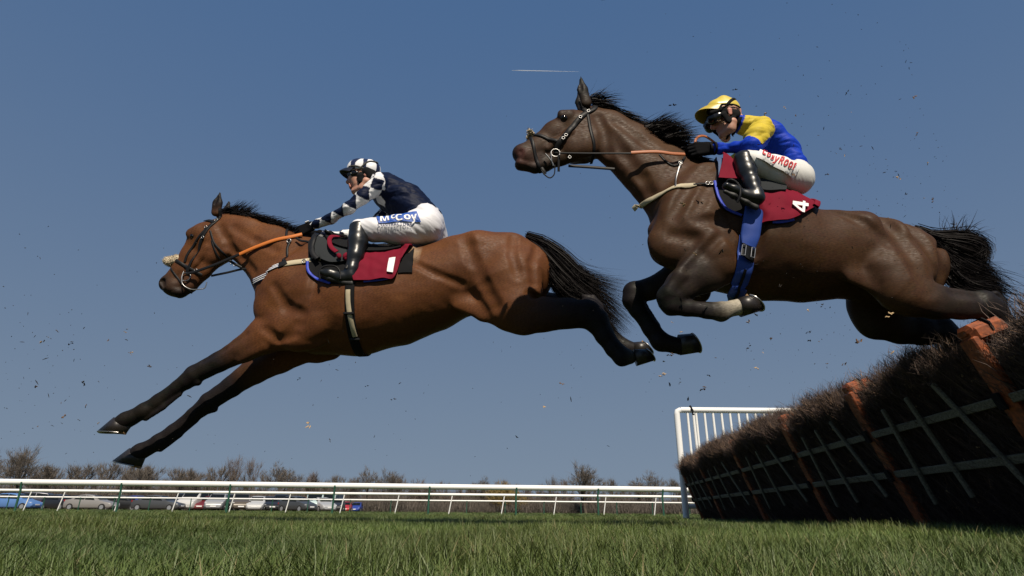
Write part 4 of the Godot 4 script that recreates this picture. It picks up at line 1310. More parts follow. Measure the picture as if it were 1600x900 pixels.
	g = drape(f, [Vector3(-0.366,1.909,0.03),Vector3(-0.296,1.857,0.05),Vector3(-0.186,1.786,0.05),Vector3(-0.072,1.748,0.05)], [Vector3(-0.364,1.694,0.18),Vector3(-0.344,1.656,0.2),Vector3(-0.255,1.605,0.2),Vector3(-0.142,1.618,0.18)], 18, 10, 0.04)
	b.sheet(over(g), 0.02)
	part(sa, "seat", b, M.pad_grey)
	b = Mb.new()
	cord(b, [Vector3(-0.469,1.596,0.31),Vector3(-0.464,1.611,0.32),Vector3(-0.45,1.609,0.33),Vector3(-0.43,1.595,0.33),Vector3(-0.416,1.564,0.33),Vector3(-0.421,1.522,0.33),Vector3(-0.434,1.493,0.32)], 0.007)
	strap_on(b, f, [Vector3(-0.296,1.754,0.15),Vector3(-0.35,1.656,0.2),Vector3(-0.385,1.596,0.24)], 0.02, 0.005, 0.05)
	part(sa, "stirrup", b, M.leather)

	var gi := thing("girth", "broad bright blue girth with black buckle block round the dark brown horse", "girth", Vector3(1.495,0,-2.769), -0.0000)
	b = Mb.new()
	var path := [Vector3(-0.367,1.356,0.3),Vector3(-0.387,1.273,0.3),Vector3(-0.403,1.197,0.29),Vector3(-0.418,1.121,0.28),Vector3(-0.422,1.07,0.25),Vector3(-0.413,1.048,0.2),Vector3(-0.393,1.05,0.14),Vector3(-0.365,1.063,0.06)]
	var barrel := Field.new()      # the trunk alone, so that the folded leg does not push the girth out
	barrel.chain([[-0.408,1.498,0,0.31,0.68],[-0.201,1.426,0,0.291,0.8],[-0.011,1.369,0,0.23,0.9]], 0.06, Color.WHITE)
	var gp := PackedVector3Array()
	var gn := []
	var turn_y: float = (path[3].y + path[4].y) / 2.0
	for q in resample(path, 0.015):
		var z := barrel.near_z(q.x, q.y, 0.012)
		if q.y > turn_y: z = maxf(z, maxf(f.near_z(q.x - 0.03, q.y, 0.010), f.near_z(q.x + 0.03, q.y, 0.010)))
		gp.append(Vector3(q.x, q.y, z))
	for i in range(1, gp.size() - 1): gp[i].z = (gp[i - 1].z + gp[i].z * 2.0 + gp[i + 1].z) / 4.0
	for i in gp.size():
		var nn := normal_at(barrel, Vector3(gp[i].x, gp[i].y, barrel.near_z(gp[i].x, gp[i].y)))
		gn.append(Vector3(0, nn.y, nn.z).normalized())
	strap(b, gp, gn, 0.084, 0.006)
	part(gi, "girth_strap", b, M.blue_web)
	b = Mb.new()
	strap_on(b, f, [Vector3(-0.308,1.59,0.25),Vector3(-0.329,1.503,0.28),Vector3(-0.353,1.406,0.3),Vector3(-0.373,1.306,0.3)], 0.088, 0.005, 0.03)
	part(gi, "upper_strap", b, M.blue_web)
	b = Mb.new()
	strap_on(b, f, [Vector3(-0.381,1.293,0.3),Vector3(-0.39,1.26,0.3),Vector3(-0.399,1.231,0.3)], 0.088, 0.008, 0.040)
	for i in gp.size(): gp[i] += gn[i] * 0.012
	strap(b, gp.slice(gp.size() / 3), gn.slice(gp.size() / 3), 0.014, 0.004)
	var bl := part(gi, "buckle_block", b, M.leather)
	b = Mb.new()
	for o in [-8.0, 8.0]:
		var p := []
		for q in [Vector3(-0.398,1.286,0.3),Vector3(-0.378,1.286,0.3),Vector3(-0.389,1.237,0.3),Vector3(-0.41,1.237,0.3),Vector3(-0.398,1.286,0.3)]:
			var w: Vector3 = q + Vector3(o * 0.0034, 0, 0)
			w.z = f.near_z(w.x, w.y, 0.050)
			p.append(w)
		for i in 4: b.bar(p[i], p[i + 1], 0.0028, 0.0028, 6)
	part(bl, "buckle_frame", b, M.steel)

	var cl := thing("number_cloth", "dark red number cloth marked 4 behind the rider in blue and yellow", "saddlecloth", Vector3(1.495,0,-2.769), -0.0000)
	b = Mb.new()
	g = drape(f, [Vector3(-0.246,1.674,0.12),Vector3(-0.19,1.659,0.14),Vector3(-0.098,1.66,0.14),Vector3(-0.013,1.646,0.12),Vector3(0.09,1.655,0.06)], [Vector3(-0.349,1.427,0.28),Vector3(-0.298,1.424,0.28),Vector3(-0.221,1.428,0.28),Vector3(-0.149,1.442,0.28),Vector3(-0.024,1.521,0.22)], 28, 16, 0.018, 0.014, false, 9)
	b.sheet(over(g), 0.004)
	part(cl, "cloth", b, M.maroon)
	b = Mb.new()
	print_on(b, f, lettering("4", true, false), [Vector3(-0.077,1.471,0.26),Vector3(-0.051,1.544,0.26),Vector3(-0.135,1.547,0.26),Vector3(-0.159,1.473,0.26)], 0.037)
	part(cl, "number", b, M.logo_white)
	b = Mb.new()
	g = drape(f, [Vector3(-0.39,1.906,0.04),Vector3(-0.382,1.889,0.06),Vector3(-0.368,1.803,0.12),Vector3(-0.351,1.711,0.17)], [Vector3(-0.476,1.673,0.2),Vector3(-0.445,1.67,0.2),Vector3(-0.406,1.67,0.2),Vector3(-0.361,1.67,0.2)], 12, 10, 0.05, 0.01, false, 3)
	b.sheet(g, 0.004)
	part(cl, "front_flap", b, M.maroon)
	b = Mb.new()
	strap_on(b, f, [Vector3(0.053,1.632,0.1),Vector3(0.04,1.591,0.14),Vector3(-0.01,1.528,0.2)], 0.03, 0.012, 0.03)
	part(cl, "tie", b, M.maroon)


class SilkOne extends Field:      # navy body, white sleeves with navy diamonds
	var sh := Vector3.ZERO
	var wr := Vector3.ZERO
	var sleeve := PackedVector2Array()
	func paint(p: Vector3, _c: Color) -> Color:
		var navy := Color(0.007, 0.010, 0.030)
		var white := Color(0.74, 0.74, 0.76)
		var d := wr - sh
		var ln := d.length()
		var q := Vector3(p.x, p.y, absf(p.z)) - sh
		var t := q.dot(d) / (ln * ln)
		var o := q - d * t
		if absf(p.z) > 0.05 and Geometry2D.is_point_in_polygon(Vector2(p.x, p.y), sleeve):
			var e := Vector3(-d.y, d.x, 0).normalized()
			var u := t * ln / 0.105
			var v := atan2(o.dot(e), o.z + 0.03) * 0.052 / 0.066 + 0.25
			return navy if posmod(floori(u + v) + floori(u - v), 2) == 1 else white
		return navy

class SilkTwo extends Field:      # blue body and forearms, yellow over the shoulders
	var yoke := PackedVector2Array()
	func paint(p: Vector3, _c: Color) -> Color:
		return Color(0.56, 0.43, 0.05) if Geometry2D.is_point_in_polygon(Vector2(p.x, p.y), yoke) else Color(0.008, 0.040, 0.40)

class HelmetOne extends Field:    # white with navy gores
	var c := Vector3.ZERO
	func paint(p: Vector3, _c: Color) -> Color:
		var q := p - c
		var a := atan2(q.z, q.x) / TAU * 6.0 + 0.25
		var hgt := q.y
		var w := absf(fposmod(a, 1.0) - 0.5) * 2.0
		return Color(0.75, 0.75, 0.77) if w > 0.30 + maxf(0.0, hgt - 0.03) * 7.0 and hgt < 0.085 else Color(0.012, 0.017, 0.048)

func hand(f: Field, w: Vector3, fw: Vector3, up: Vector3, out: Vector3, s := 1.0) -> void:
	# a fist closed on the reins: thumb on top, four fingers stacked and curled inward
	var c := Color.BLACK
	fw = fw.normalized(); out = out.normalized(); up = out.cross(fw).normalized() * signf(out.cross(fw).dot(up))
	for i in 4:
		var u := up * (0.030 - 0.0195 * i) * s
		var l: float = [0.92, 1.0, 0.95, 0.78][i]
		var k := w + fw * (0.082 - 0.004 * absf(i - 1.2)) * s + u + out * 0.006 * s
		f.seg(w + u * 0.7, k, 0.016 * s, 0.0125 * s, 1, 1, 0.012, c, c)
		var p1 := k + (fw * 0.034 * l - out * 0.008) * s
		var p2 := p1 + (fw * 0.004 - out * 0.026 * l) * s
		var p3 := p2 - (fw * 0.022 * l + out * 0.004) * s
		f.seg(k, p1, 0.0115 * s, 0.0098 * s, 1, 1, 0.003, c, c)
		f.seg(p1, p2, 0.0098 * s, 0.009 * s, 1, 1, 0.003, c, c)
		f.seg(p2, p3, 0.009 * s, 0.008 * s, 1, 1, 0.003, c, c)
	var t0 := w + (fw * 0.022 + up * 0.026 - out * 0.004) * s
	var t1 := t0 + (fw * 0.034 + up * 0.016 - out * 0.014) * s
	var t2 := t1 + (fw * 0.030 - up * 0.002 - out * 0.008) * s
	f.seg(t0, t1, 0.015 * s, 0.011 * s, 1, 1, 0.008, c, c)
	f.seg(t1, t2, 0.011 * s, 0.009 * s, 1, 1, 0.003, c, c)

func folds(f: Field, sd: int, amp: float, freq: float, stretch: Vector3, turn := 0.0) -> void:
	f.noise = FastNoiseLite.new()
	f.noise.seed = sd; f.noise.frequency = freq; f.noise.fractal_octaves = 3; f.noise.fractal_type = FastNoiseLite.FRACTAL_RIDGED
	f.amp = amp; f.warp = Basis.from_scale(stretch) * Basis(Vector3.BACK, turn)

func flipz(p: Array) -> Array:
	var o := []
	for q in p: o.append([q[0], q[1], -q[2], q[3], q[4]])
	return o

func face_parts(rb: Field, skull: Array, face: Array, nose: Array, lips: Array, jaw: Array, ear: Array, brow: Array, neck: Array) -> void:
	var S := Color(0.46, 0.24, 0.17)
	var R := Color(0.40, 0.13, 0.10)
	rb.chain(skull, 0.03, S)
	rb.chain(face, 0.025, S)
	rb.chain(jaw, 0.02, S, true)
	rb.chain(brow, 0.012, S, true)
	rb.chain(nose, 0.010, [S, Color(0.50, 0.22, 0.16)])
	rb.chain(lips, 0.004, R)
	rb.chain(ear, 0.008, Color(0.5, 0.2, 0.15), true)
	rb.chain(neck, 0.03, S)

func visor(c: Vector3, fx: Vector3, up: Vector3, rx: float, rz: float, out: float, droop: float) -> Mb:
	# the peak of a helmet: a thin curved brim, fx points forward
	var g := []
	for r in 5:
		var row := []
		for k in 25:
			var a := lerpf(-1.45, 1.45, k / 24.0)
			var t := r / 4.0
			var e := out * pow(cos(a * 0.98), 0.55) * t
			row.append(c + fx * (cos(a) * rx + e) + Vector3(0, 0, 1) * sin(a) * (rz + e * 0.12) - up * (droop * t * t + 0.018 * sin(absf(a)) * sin(absf(a))))
		g.append(row)
	var mb := Mb.new()
	mb.sheet(g, 0.004)
	return mb

func rider_one() -> void:
	var torso := [[0.53,2.067,0,0.139,1.25],[0.398,2.211,0,0.138,1.25],[0.264,2.3,0,0.128,1.3],[0.201,2.361,0,0.09,1.6]]
	var arm := [[0.232,2.274,0.17,0.064,1],[0.134,2.162,0.19,0.052,1],[0.043,2.079,0.19,0.044,1],[-0.094,2.029,0.13,0.036,1],[-0.213,2.01,0.085,0.031,1],[-0.256,2.006,0.07,0.028,1]]
	var thigh := [[0.565,1.97,0.1,0.124,1],[0.416,1.913,0.16,0.1,1],[0.238,1.902,0.2,0.077,1],[0.149,1.906,0.215,0.066,1]]
	var shank := [[0.143,1.899,0.22,0.064,1],[0.153,1.791,0.245,0.061,1],[0.155,1.678,0.27,0.049,1],[0.149,1.581,0.285,0.04,1],[0.146,1.543,0.29,0.04,1]]
	var foot := [[0.153,1.521,0.29,0.04,0.9],[0.096,1.52,0.295,0.039,0.9],[0.014,1.539,0.305,0.033,1.1],[-0.036,1.549,0.31,0.025,1.3]]
	var p := thing("person", "rider in navy silks with white diamond sleeves and white breeches, arms reaching forward", "person", Vector3(-1.165,0,-3.801), -0.0611)
	# the body under the clothes, with the head
	var rb := Field.new()
	var S := Color(0.46, 0.24, 0.17)
	rb.chain(torso, 0.03, S, false, false, true, -0.014)
	rb.chain(arm, 0.02, S, true, false, true, -0.012)
	rb.chain(thigh, 0.02, S, true, false, true, -0.014)
	rb.chain(shank, 0.02, S, true, false, true, -0.014)
	rb.chain(foot, 0.02, S, true, false, true, -0.014)
	var nb := rb.A.size()
	face_parts(rb, [[0.039,2.491,0,0.085,0.82],[0.088,2.49,0,0.085,0.8]], [[0.002,2.426,0,0.057,1.15],[0.027,2.376,0,0.052,1.1]], [[-0.048,2.444,0,0.013,1],[-0.06,2.403,0,0.013,1.1],[-0.043,2.395,0,0.013,1.6]], [[-0.038,2.373,0,0.011,2.6],[-0.031,2.353,0,0.012,2.2]], [[-0.002,2.321,0.012,0.02,1],[0.069,2.327,0.045,0.024,0.8],[0.092,2.374,0.055,0.03,0.8]], [[0.087,2.441,0.078,0.016,0.5],[0.094,2.415,0.076,0.014,0.5]], [[-0.028,2.453,0.02,0.018,0.8],[-0.006,2.44,0.04,0.018,0.8]], [[0.077,2.408,0,0.058,0.85],[0.142,2.384,0,0.061,1],[0.207,2.35,0,0.07,1.1]])
	rb.chain([[-0.034,2.362,0,0.002,3.5]], 0.003, Color(0.12, 0.03, 0.03), false, true)
	rb.chain([[-0.015,2.421,0.036,0.012,0.8]], 0.006, S, true, true)
	var ids := PackedInt32Array(range(nb))
	var mb := Mb.new()
	mb.colored = true
	rb.mesh(0.013, mb, ids)
	rb.mesh(0.0036, mb, PackedInt32Array(range(nb, rb.A.size())))
	part(p, "body", mb, M.skin)
	# jersey
	var j := SilkOne.new()
	j.sh = Vector3(arm[0][0], arm[0][1], arm[0][2]); j.wr = Vector3(arm[5][0], arm[5][1], arm[5][2])
	for q in [Vector3(0.187,2.456,0.1),Vector3(0.252,2.357,0.17),Vector3(0.284,2.282,0.18),Vector3(0.279,2.193,0.2),Vector3(0.219,2.104,0.2),Vector3(0.108,1.984,0.15),Vector3(-0.27,1.873,0.07),Vector3(-0.364,2.052,0.07),Vector3(-0.026,2.179,0.15),Vector3(0.129,2.32,0.15)]: j.sleeve.append(Vector2(q.x, q.y))
	j.chain(torso, 0.03, Color.WHITE)
	j.chain(arm, 0.025, Color.WHITE, true)
	j.chain([[0.24,2.408,0,0.059,1.25],[0.174,2.399,0,0.057,1.15],[0.131,2.395,0,0.055,1.05]], 0.025, Color.WHITE)
	folds(j, 5, 0.011, 5.0, Vector3(0.7, 1.5, 0.8))
	var hip := Vector3(torso[0][0], torso[0][1], 0)
	var cut := (Vector3(torso[0][0], torso[0][1], 0) - Vector3(torso[1][0], torso[1][1], 0)).normalized()
	mb = Mb.new(); mb.colored = true
	j.mesh(0.006, mb)
	part(p, "jersey", mb, M.silk)
	# breeches
	var br := Field.new()
	var W := Color(0.66, 0.66, 0.70)
	br.chain([[0.54,2.052,0,0.138,1.3],[0.541,2.031,0,0.146,1.35]], 0.04, W)
	br.chain(thigh, 0.03, W, true, false, true, 0.003)
	folds(br, 11, 0.007, 3.0, Vector3(0.6, 2.4, 1.0), 0.6)
	mb = Mb.new(); mb.colored = true
	br.mesh(0.006, mb)
	var bp := part(p, "breeches", mb, M.breeches)
	# print on the thigh
	var lg := Mb.new()
	print_on(lg, br, [[Vector2(0, 0), Vector2(1, 0), Vector2(1, 1)], [Vector2(0, 0), Vector2(1, 1), Vector2(0, 1)]], [Vector3(0.291,1.911,0.27),Vector3(0.566,1.937,0.24),Vector3(0.528,2.025,0.2),Vector3(0.262,1.98,0.24)], 0.007)
	part(bp, "blue_patch", lg, M.logo_blue)
	lg = Mb.new()
	print_on(lg, br, lettering("M", true, true), [Vector3(0.303,1.923,0.27),Vector3(0.364,1.925,0.27),Vector3(0.342,1.986,0.24),Vector3(0.288,1.984,0.24)], 0.011)
	print_on(lg, br, lettering("c", true, true), [Vector3(0.371,1.947,0.27),Vector3(0.399,1.949,0.27),Vector3(0.388,1.987,0.24),Vector3(0.36,1.988,0.24)], 0.011)
	print_on(lg, br, lettering("C", true, true), [Vector3(0.407,1.93,0.27),Vector3(0.454,1.931,0.27),Vector3(0.436,1.991,0.24),Vector3(0.39,1.992,0.24)], 0.011)
	print_on(lg, br, lettering("o", true, true), [Vector3(0.46,1.943,0.27),Vector3(0.503,1.944,0.27),Vector3(0.491,1.989,0.24),Vector3(0.447,1.99,0.24)], 0.011)
	print_on(lg, br, lettering("y", true, true), [Vector3(0.507,1.92,0.27),Vector3(0.547,1.922,0.27),Vector3(0.534,1.997,0.24),Vector3(0.495,1.994,0.24)], 0.011)
	part(bp, "white_lettering", lg, M.logo_white)
	lg = Mb.new()
	print_on(lg, br, lettering("CONTRACTORS", true, false, 3), [Vector3(0.29,1.882,0.27),Vector3(0.513,1.896,0.27),Vector3(0.509,1.916,0.27),Vector3(0.288,1.903,0.27)], 0.013)
	part(bp, "navy_lettering", lg, M.logo_navy)
	# boots
	for s in 2:
		var bo := Field.new()
		bo.chain(shank if s == 0 else flipz(shank), 0.02, Color.WHITE, false, false, true, 0.004)
		bo.chain(foot if s == 0 else flipz(foot), 0.02, Color.WHITE)
		folds(bo, 21, 0.003, 5.0, Vector3(0.6, 1.4, 0.6))
		bo.clips.append(Plane(Vector3(-0.1, 1, 0).normalized(), Vector3(shank[0][0], shank[0][1] + 0.035, 0)))
		mb = Mb.new()
		bo.mesh(0.007, mb)
		var b := part(p, "boot", mb, M.gloss_boot)
		var so := Field.new()
		var sole := [[0.162,1.476,0.29,0.031,0.9],[0.104,1.484,0.295,0.025,1],[0.017,1.508,0.305,0.025,1.2],[-0.029,1.524,0.31,0.019,1.3]]
		so.chain(sole if s == 0 else flipz(sole), 0.02, Color.WHITE, false, false, true, -0.008)
		mb = Mb.new()
		so.mesh(0.008, mb)
		part(b, "sole", mb, M.boot_sole)
	# gloves
	for s in 2:
		var gf := Field.new()
		var w := Vector3(arm[5][0], arm[5][1], arm[5][2])
		var fw := Vector3(-0.9, -0.42, -0.1)
		if s == 1: w.z = -w.z; w.x -= 0.02
		hand(gf, w, fw, Vector3(-0.3, 0.9, 0), Vector3(0, 0, 1.0 if s == 0 else -1.0), 1.05)
		gf.seg(w - fw.normalized() * 0.03, w, 0.026, 0.024, 1, 1, 0.015, Color.BLACK, Color.BLACK)
		mb = Mb.new()
		gf.mesh(0.004, mb)
		var gl := part(p, "glove", mb, M.glove)
		if s == 0:
			mb = Mb.new()
			var cf := w + Vector3(-0.03, 0.026, 0.02)
			mb.prism(Transform3D(Basis(Vector3.BACK, 0.4), cf), Vector3(0.032, 0.010, 0.012), 0.3)
			part(gl, "white_tab", mb, M.logo_white)
	# helmet, peak, straps, goggles
	var he := HelmetOne.new()
	var hc := Vector3(0.059,2.491,0)
	he.c = hc
	he.chain([[0.008,2.509,0,0.086,0.86],[0.088,2.495,0,0.09,0.84]], 0.02, Color.WHITE)
	var tilt := Vector3(0.198,2.454,0) - Vector3(-0.064,2.505,0)
	var dn := Vector3(tilt.y, -tilt.x, 0).normalized()
	he.clips.append(Plane(dn, Vector3(0.061,2.469,0)))
	mb = Mb.new(); mb.colored = true
	he.mesh(0.0045, mb)
	var hp := part(p, "helmet", mb, M.helmet)
	var fx := -tilt.normalized()
	var li := Field.new()
	li.chain([[0.008,2.509,0,0.086,0.86],[0.088,2.495,0,0.09,0.84]], 0.02, Color.WHITE, false, false, true, -0.006)
	li.clips.append(Plane(-dn, Vector3(0.059,2.491,0))); li.clips.append(Plane(dn, Vector3(0.064,2.435,0)))
	mb = Mb.new()
	li.mesh(0.005, mb)
	part(hp, "liner", mb, M.pad_black)
	part(hp, "peak", visor(Vector3(0.015,2.492,0), fx, -dn, 0.080, 0.078, 0.062, 0.034), mat("navy_peak", lin(0.008, 0.010, 0.022), 0.4))
	mb = Mb.new()
	strap_on(mb, he, [Vector3(-0.047,2.495,0.05),Vector3(0.017,2.492,0.07),Vector3(0.095,2.461,0.08),Vector3(0.168,2.439,0.06)], 0.012, 0.004, 0.003, 0.012)
	strap_on(mb, he, [Vector3(-0.011,2.455,0.06),Vector3(0.046,2.473,0.08),Vector3(0.102,2.529,0.06),Vector3(0.162,2.545,0.04)], 0.012, 0.004, 0.004, 0.012)
	part(hp, "strap", mb, mat("olive_web", lin(0.035, 0.033, 0.026), 0.7))
	var cf2 := Field.new()
	cf2.chain([[0.096,2.45,0.08,0.028,0.5],[0.128,2.425,0.066,0.042,0.45]], 0.012, Color.WHITE, true)
	cf2.chain([[0.055,2.412,0.074,0.028,0.45],[0.061,2.379,0.066,0.023,0.45],[0.084,2.379,0.064,0.018,0.45]], 0.012, Color.WHITE, true)
	cf2.chain([[0.055,2.381,0.062,0.01,0.8],[0.046,2.335,0.05,0.008,0.9],[0.021,2.305,0.02,0.008,1],[0.007,2.323,-0.02,0.009,1]], 0.005, Color.WHITE, true)
	mb = Mb.new()
	cf2.mesh(0.0045, mb)
	part(hp, "harness", mb, M.pad_black)
	var gg := Field.new()
	gg.chain([[-0.039,2.474,0,0.03,1],[-0.025,2.452,0.03,0.03,1],[-0.001,2.439,0.055,0.026,0.8],[0.022,2.438,0.068,0.017,0.7]], 0.012, Color.WHITE, true)
	mb = Mb.new()
	gg.mesh(0.004, mb)
	var go := part(p, "goggles", mb, M.goggle)
	mb = Mb.new()
	mb.ball(Vector3(-0.012,2.434,0.072), Vector3(0.009, 0.009, 0.004), Basis(), 10, 6)
	part(go, "pivot", mb, mat("pivot_grey", lin(0.3, 0.29, 0.24), 0.4))

func rider_two() -> void:
	var torso := [[0.038,1.867,0,0.078,1.3],[0.002,1.998,0,0.076,1.35],[-0.064,2.099,0,0.069,1.4],[-0.118,2.15,0,0.042,1.7]]
	var arm := [[-0.178,2.024,0.16,0.068,1],[-0.233,1.939,0.2,0.06,1],[-0.273,1.874,0.22,0.046,1],[-0.334,1.9,0.17,0.031,1],[-0.393,1.936,0.11,0.027,1],[-0.427,1.953,0.085,0.023,1]]
	var thigh := [[-0.015,1.761,0.1,0.09,1],[-0.15,1.751,0.17,0.074,1],[-0.271,1.771,0.22,0.055,1],[-0.323,1.783,0.235,0.046,1]]
	var shank := [[-0.333,1.783,0.235,0.048,1],[-0.333,1.706,0.25,0.043,1],[-0.329,1.629,0.27,0.035,1],[-0.327,1.563,0.29,0.03,1],[-0.326,1.533,0.3,0.032,1]]
	var foot := [[-0.331,1.519,0.3,0.03,0.9],[-0.374,1.537,0.305,0.027,0.9],[-0.435,1.562,0.315,0.022,1.1],[-0.477,1.579,0.32,0.019,1.2]]
	var p := thing("person", "crouching rider in blue silks with yellow shoulders and yellow cap", "person", Vector3(1.495,0,-2.769), -0.0000)
	var rb := Field.new()
	var S := Color(0.46, 0.24, 0.17)
	rb.chain(torso, 0.03, S, false, false, true, -0.014)
	rb.chain(arm, 0.02, S, true, false, true, -0.012)
	rb.chain(thigh, 0.02, S, true, false, true, -0.014)
	rb.chain(shank, 0.02, S, true, false, true, -0.014)
	rb.chain(foot, 0.02, S, true, false, true, -0.014)
	var nb := rb.A.size()
	face_parts(rb, [[-0.304,2.248,0,0.068,0.82],[-0.267,2.257,0,0.068,0.8]], [[-0.326,2.191,0,0.041,1.1],[-0.316,2.152,0,0.036,1.1]], [[-0.37,2.182,0,0.011,1],[-0.374,2.152,0,0.01,1.1],[-0.36,2.148,0,0.008,1.6]], [[-0.347,2.133,0,0.005,2.4],[-0.339,2.12,0,0.006,2.1]], [[-0.322,2.101,0.012,0.018,1],[-0.289,2.115,0.045,0.023,0.8],[-0.281,2.15,0.055,0.026,0.8]], [[-0.296,2.214,0.078,0.014,0.5],[-0.294,2.19,0.076,0.011,0.5]], [[-0.379,2.189,0.02,0.014,0.8],[-0.373,2.178,0.04,0.014,0.8]], [[-0.246,2.192,0,0.041,0.85],[-0.202,2.171,0,0.041,1],[-0.141,2.137,0,0.047,1.1]])
	rb.chain([[-0.339,2.135,0,0.01,1.6],[-0.321,2.109,0,0.012,1.6]], 0.01, S)
	rb.chain([[-0.354,2.13,0,0.001,3.5],[-0.336,2.133,0,0.001,2]], 0.002, Color(0.16, 0.05, 0.04), false, true)
	rb.chain([[-0.377,2.164,0.036,0.01,0.8]], 0.006, S, true, true)
	var mb := Mb.new()
	mb.colored = true
	rb.mesh(0.013, mb, PackedInt32Array(range(nb)))
	rb.mesh(0.0034, mb, PackedInt32Array(range(nb, rb.A.size())))
	part(p, "body", mb, M.skin)
	var j := SilkTwo.new()
	for q in [Vector3(-0.232,2.119,0.12),Vector3(-0.17,2.272,0),Vector3(-0.064,2.273,0),Vector3(-0.121,2.085,0.15),Vector3(-0.105,1.997,0.17),Vector3(-0.237,1.865,0.2),Vector3(-0.261,1.886,0.22),Vector3(-0.29,1.92,0.22),Vector3(-0.315,1.95,0.2),Vector3(-0.263,2.047,0.15)]: j.yoke.append(Vector2(q.x, q.y))
	j.chain(torso, 0.03, Color.WHITE)
	j.chain(arm, 0.025, Color.WHITE, true)
	j.chain([[-0.094,2.163,0,0.053,1.3],[-0.16,2.158,0,0.055,1.15],[-0.206,2.166,0,0.05,1.05],[-0.234,2.175,0,0.046,1]], 0.025, Color.WHITE)
	folds(j, 8, 0.011, 5.0, Vector3(0.7, 1.5, 0.8))
	var hip := Vector3(torso[0][0], torso[0][1], 0)
	var cut := (hip - Vector3(torso[1][0], torso[1][1], 0)).normalized()
	j.clips.append(Plane(cut, hip + cut * 0.035))
	mb = Mb.new(); mb.colored = true
	j.mesh(0.006, mb)
	var jp := part(p, "jersey", mb, M.silk)
	mb = Mb.new()
	j.amp = 0.0
	strap_on(mb, j, [Vector3(-0.234,2.176,0.05),Vector3(-0.254,2.13,0.06),Vector3(-0.269,2.096,0.06)], 0.020, 0.005, 0.012)
	part(jp, "collar_tab", mb, M.pad_black)
	mb = Mb.new()
	for q in [Vector3(-0.436,1.949,0.09),Vector3(-0.419,1.943,0.1)]:
		loop_on(mb, j, Vector3(q.x, q.y, q.z), Vector3(0, 1, 0), Vector3(0, 0, 1), 0.012, 0.005, 0.006, 0.12, 20)
	part(jp, "cuff_band", mb, M.pad_black)
	var br := Field.new()
	var W := Color(0.63, 0.63, 0.61)
	br.chain([[0.016,1.908,0,0.072,1.3],[0.039,1.831,0,0.081,1.35]], 0.04, W)
	br.chain(thigh, 0.03, W, true, false, true, 0.003)
	folds(br, 14, 0.005, 3.0, Vector3(0.6, 2.4, 1.0), 1.1)
	mb = Mb.new(); mb.colored = true
	br.mesh(0.006, mb)
	var bp := part(p, "breeches", mb, M.breeches)
	var lg := Mb.new()
	print_on(lg, br, [[Vector2(0, 0), Vector2(1, 0), Vector2(1, 1)], [Vector2(0, 0), Vector2(1, 1), Vector2(0, 1)]], [Vector3(-0.3,1.763,0.26),Vector3(-0.087,1.685,0.24),Vector3(-0.044,1.761,0.2),Vector3(-0.245,1.843,0.22)], 0.010)
	part(bp, "white_patch", lg, M.logo_white)
	lg = Mb.new()
	print_on(lg, br, lettering("CosyRoof", true, false), [Vector3(-0.281,1.765,0.26),Vector3(-0.104,1.7,0.24),Vector3(-0.066,1.765,0.2),Vector3(-0.237,1.828,0.22)], 0.0145)
	part(bp, "red_lettering", lg, M.logo_red)
	for s in 2:
		var bo := Field.new()
		bo.chain(shank if s == 0 else flipz(shank), 0.02, Color.WHITE, false, false, true, 0.004)
		bo.chain(foot if s == 0 else flipz(foot), 0.02, Color.WHITE)
		folds(bo, 23, 0.003, 5.0, Vector3(0.6, 1.4, 0.6))
		bo.clips.append(Plane(Vector3(-0.1, 1, 0).normalized(), Vector3(shank[0][0], shank[0][1] + 0.04, 0)))
		mb = Mb.new()
		bo.mesh(0.007, mb)
		var b := part(p, "boot", mb, M.gloss_boot)
		var so := Field.new()
		var sole := [[-0.34,1.478,0.3,0.022,0.9],[-0.384,1.502,0.305,0.017,1],[-0.445,1.53,0.315,0.017,1.2],[-0.487,1.551,0.32,0.015,1.3]]
		so.chain(sole if s == 0 else flipz(sole), 0.02, Color.WHITE, false, false, true, -0.006)
		mb = Mb.new()
		so.mesh(0.008, mb)
		part(b, "sole", mb, M.boot_sole)
	for s in 2:
		var gf := Field.new()
		var w := Vector3(arm[5][0], arm[5][1], arm[5][2])
		var fw := Vector3(-1.0, -0.06, -0.1)
		if s == 1: w.z = -w.z; w.x -= 0.02
		hand(gf, w, fw, Vector3(0, 1, 0), Vector3(0, 0, 1.0 if s == 0 else -1.0), 1.05)
		gf.seg(w - fw.normalized() * 0.03, w, 0.026, 0.024, 1, 1, 0.015, Color.BLACK, Color.BLACK)
		mb = Mb.new()
		gf.mesh(0.004, mb)
		part(p, "glove", mb, M.glove)
	var he := Field.new()
	var Y := Color(0.62, 0.48, 0.07)
	he.chain([[-0.328,2.266,0,0.068,0.86],[-0.276,2.271,0,0.073,0.84]], 0.02, Y)
	he.chain([[-0.298,2.333,0,0.022,1.5]], 0.04, Y)
	var tilt := Vector3(-0.192,2.245,0) - Vector3(-0.416,2.26,0)
	var dn := Vector3(tilt.y, -tilt.x, 0).normalized()
	he.clips.append(Plane(dn, Vector3(-0.298,2.266,0)))
	mb = Mb.new(); mb.colored = true
	he.mesh(0.0045, mb)
	var hp := part(p, "helmet", mb, M.helmet)
	var fx := -tilt.normalized()
	var li := Field.new()
	li.chain([[-0.328,2.266,0,0.068,0.86],[-0.276,2.271,0,0.073,0.84]], 0.02, Color.WHITE, false, false, true, -0.006)
	li.clips.append(Plane(-dn, Vector3(-0.296,2.284,0))); li.clips.append(Plane(dn, Vector3(-0.302,2.235,0)))
	mb = Mb.new()
	li.mesh(0.005, mb)
	part(hp, "liner", mb, M.pad_black)
	part(hp, "peak", visor(Vector3(-0.319,2.275,0), fx, -dn, 0.068, 0.074, 0.072, 0.040), mat("yellow_peak", lin(0.5, 0.37, 0.04), 0.4))
	mb = Mb.new()
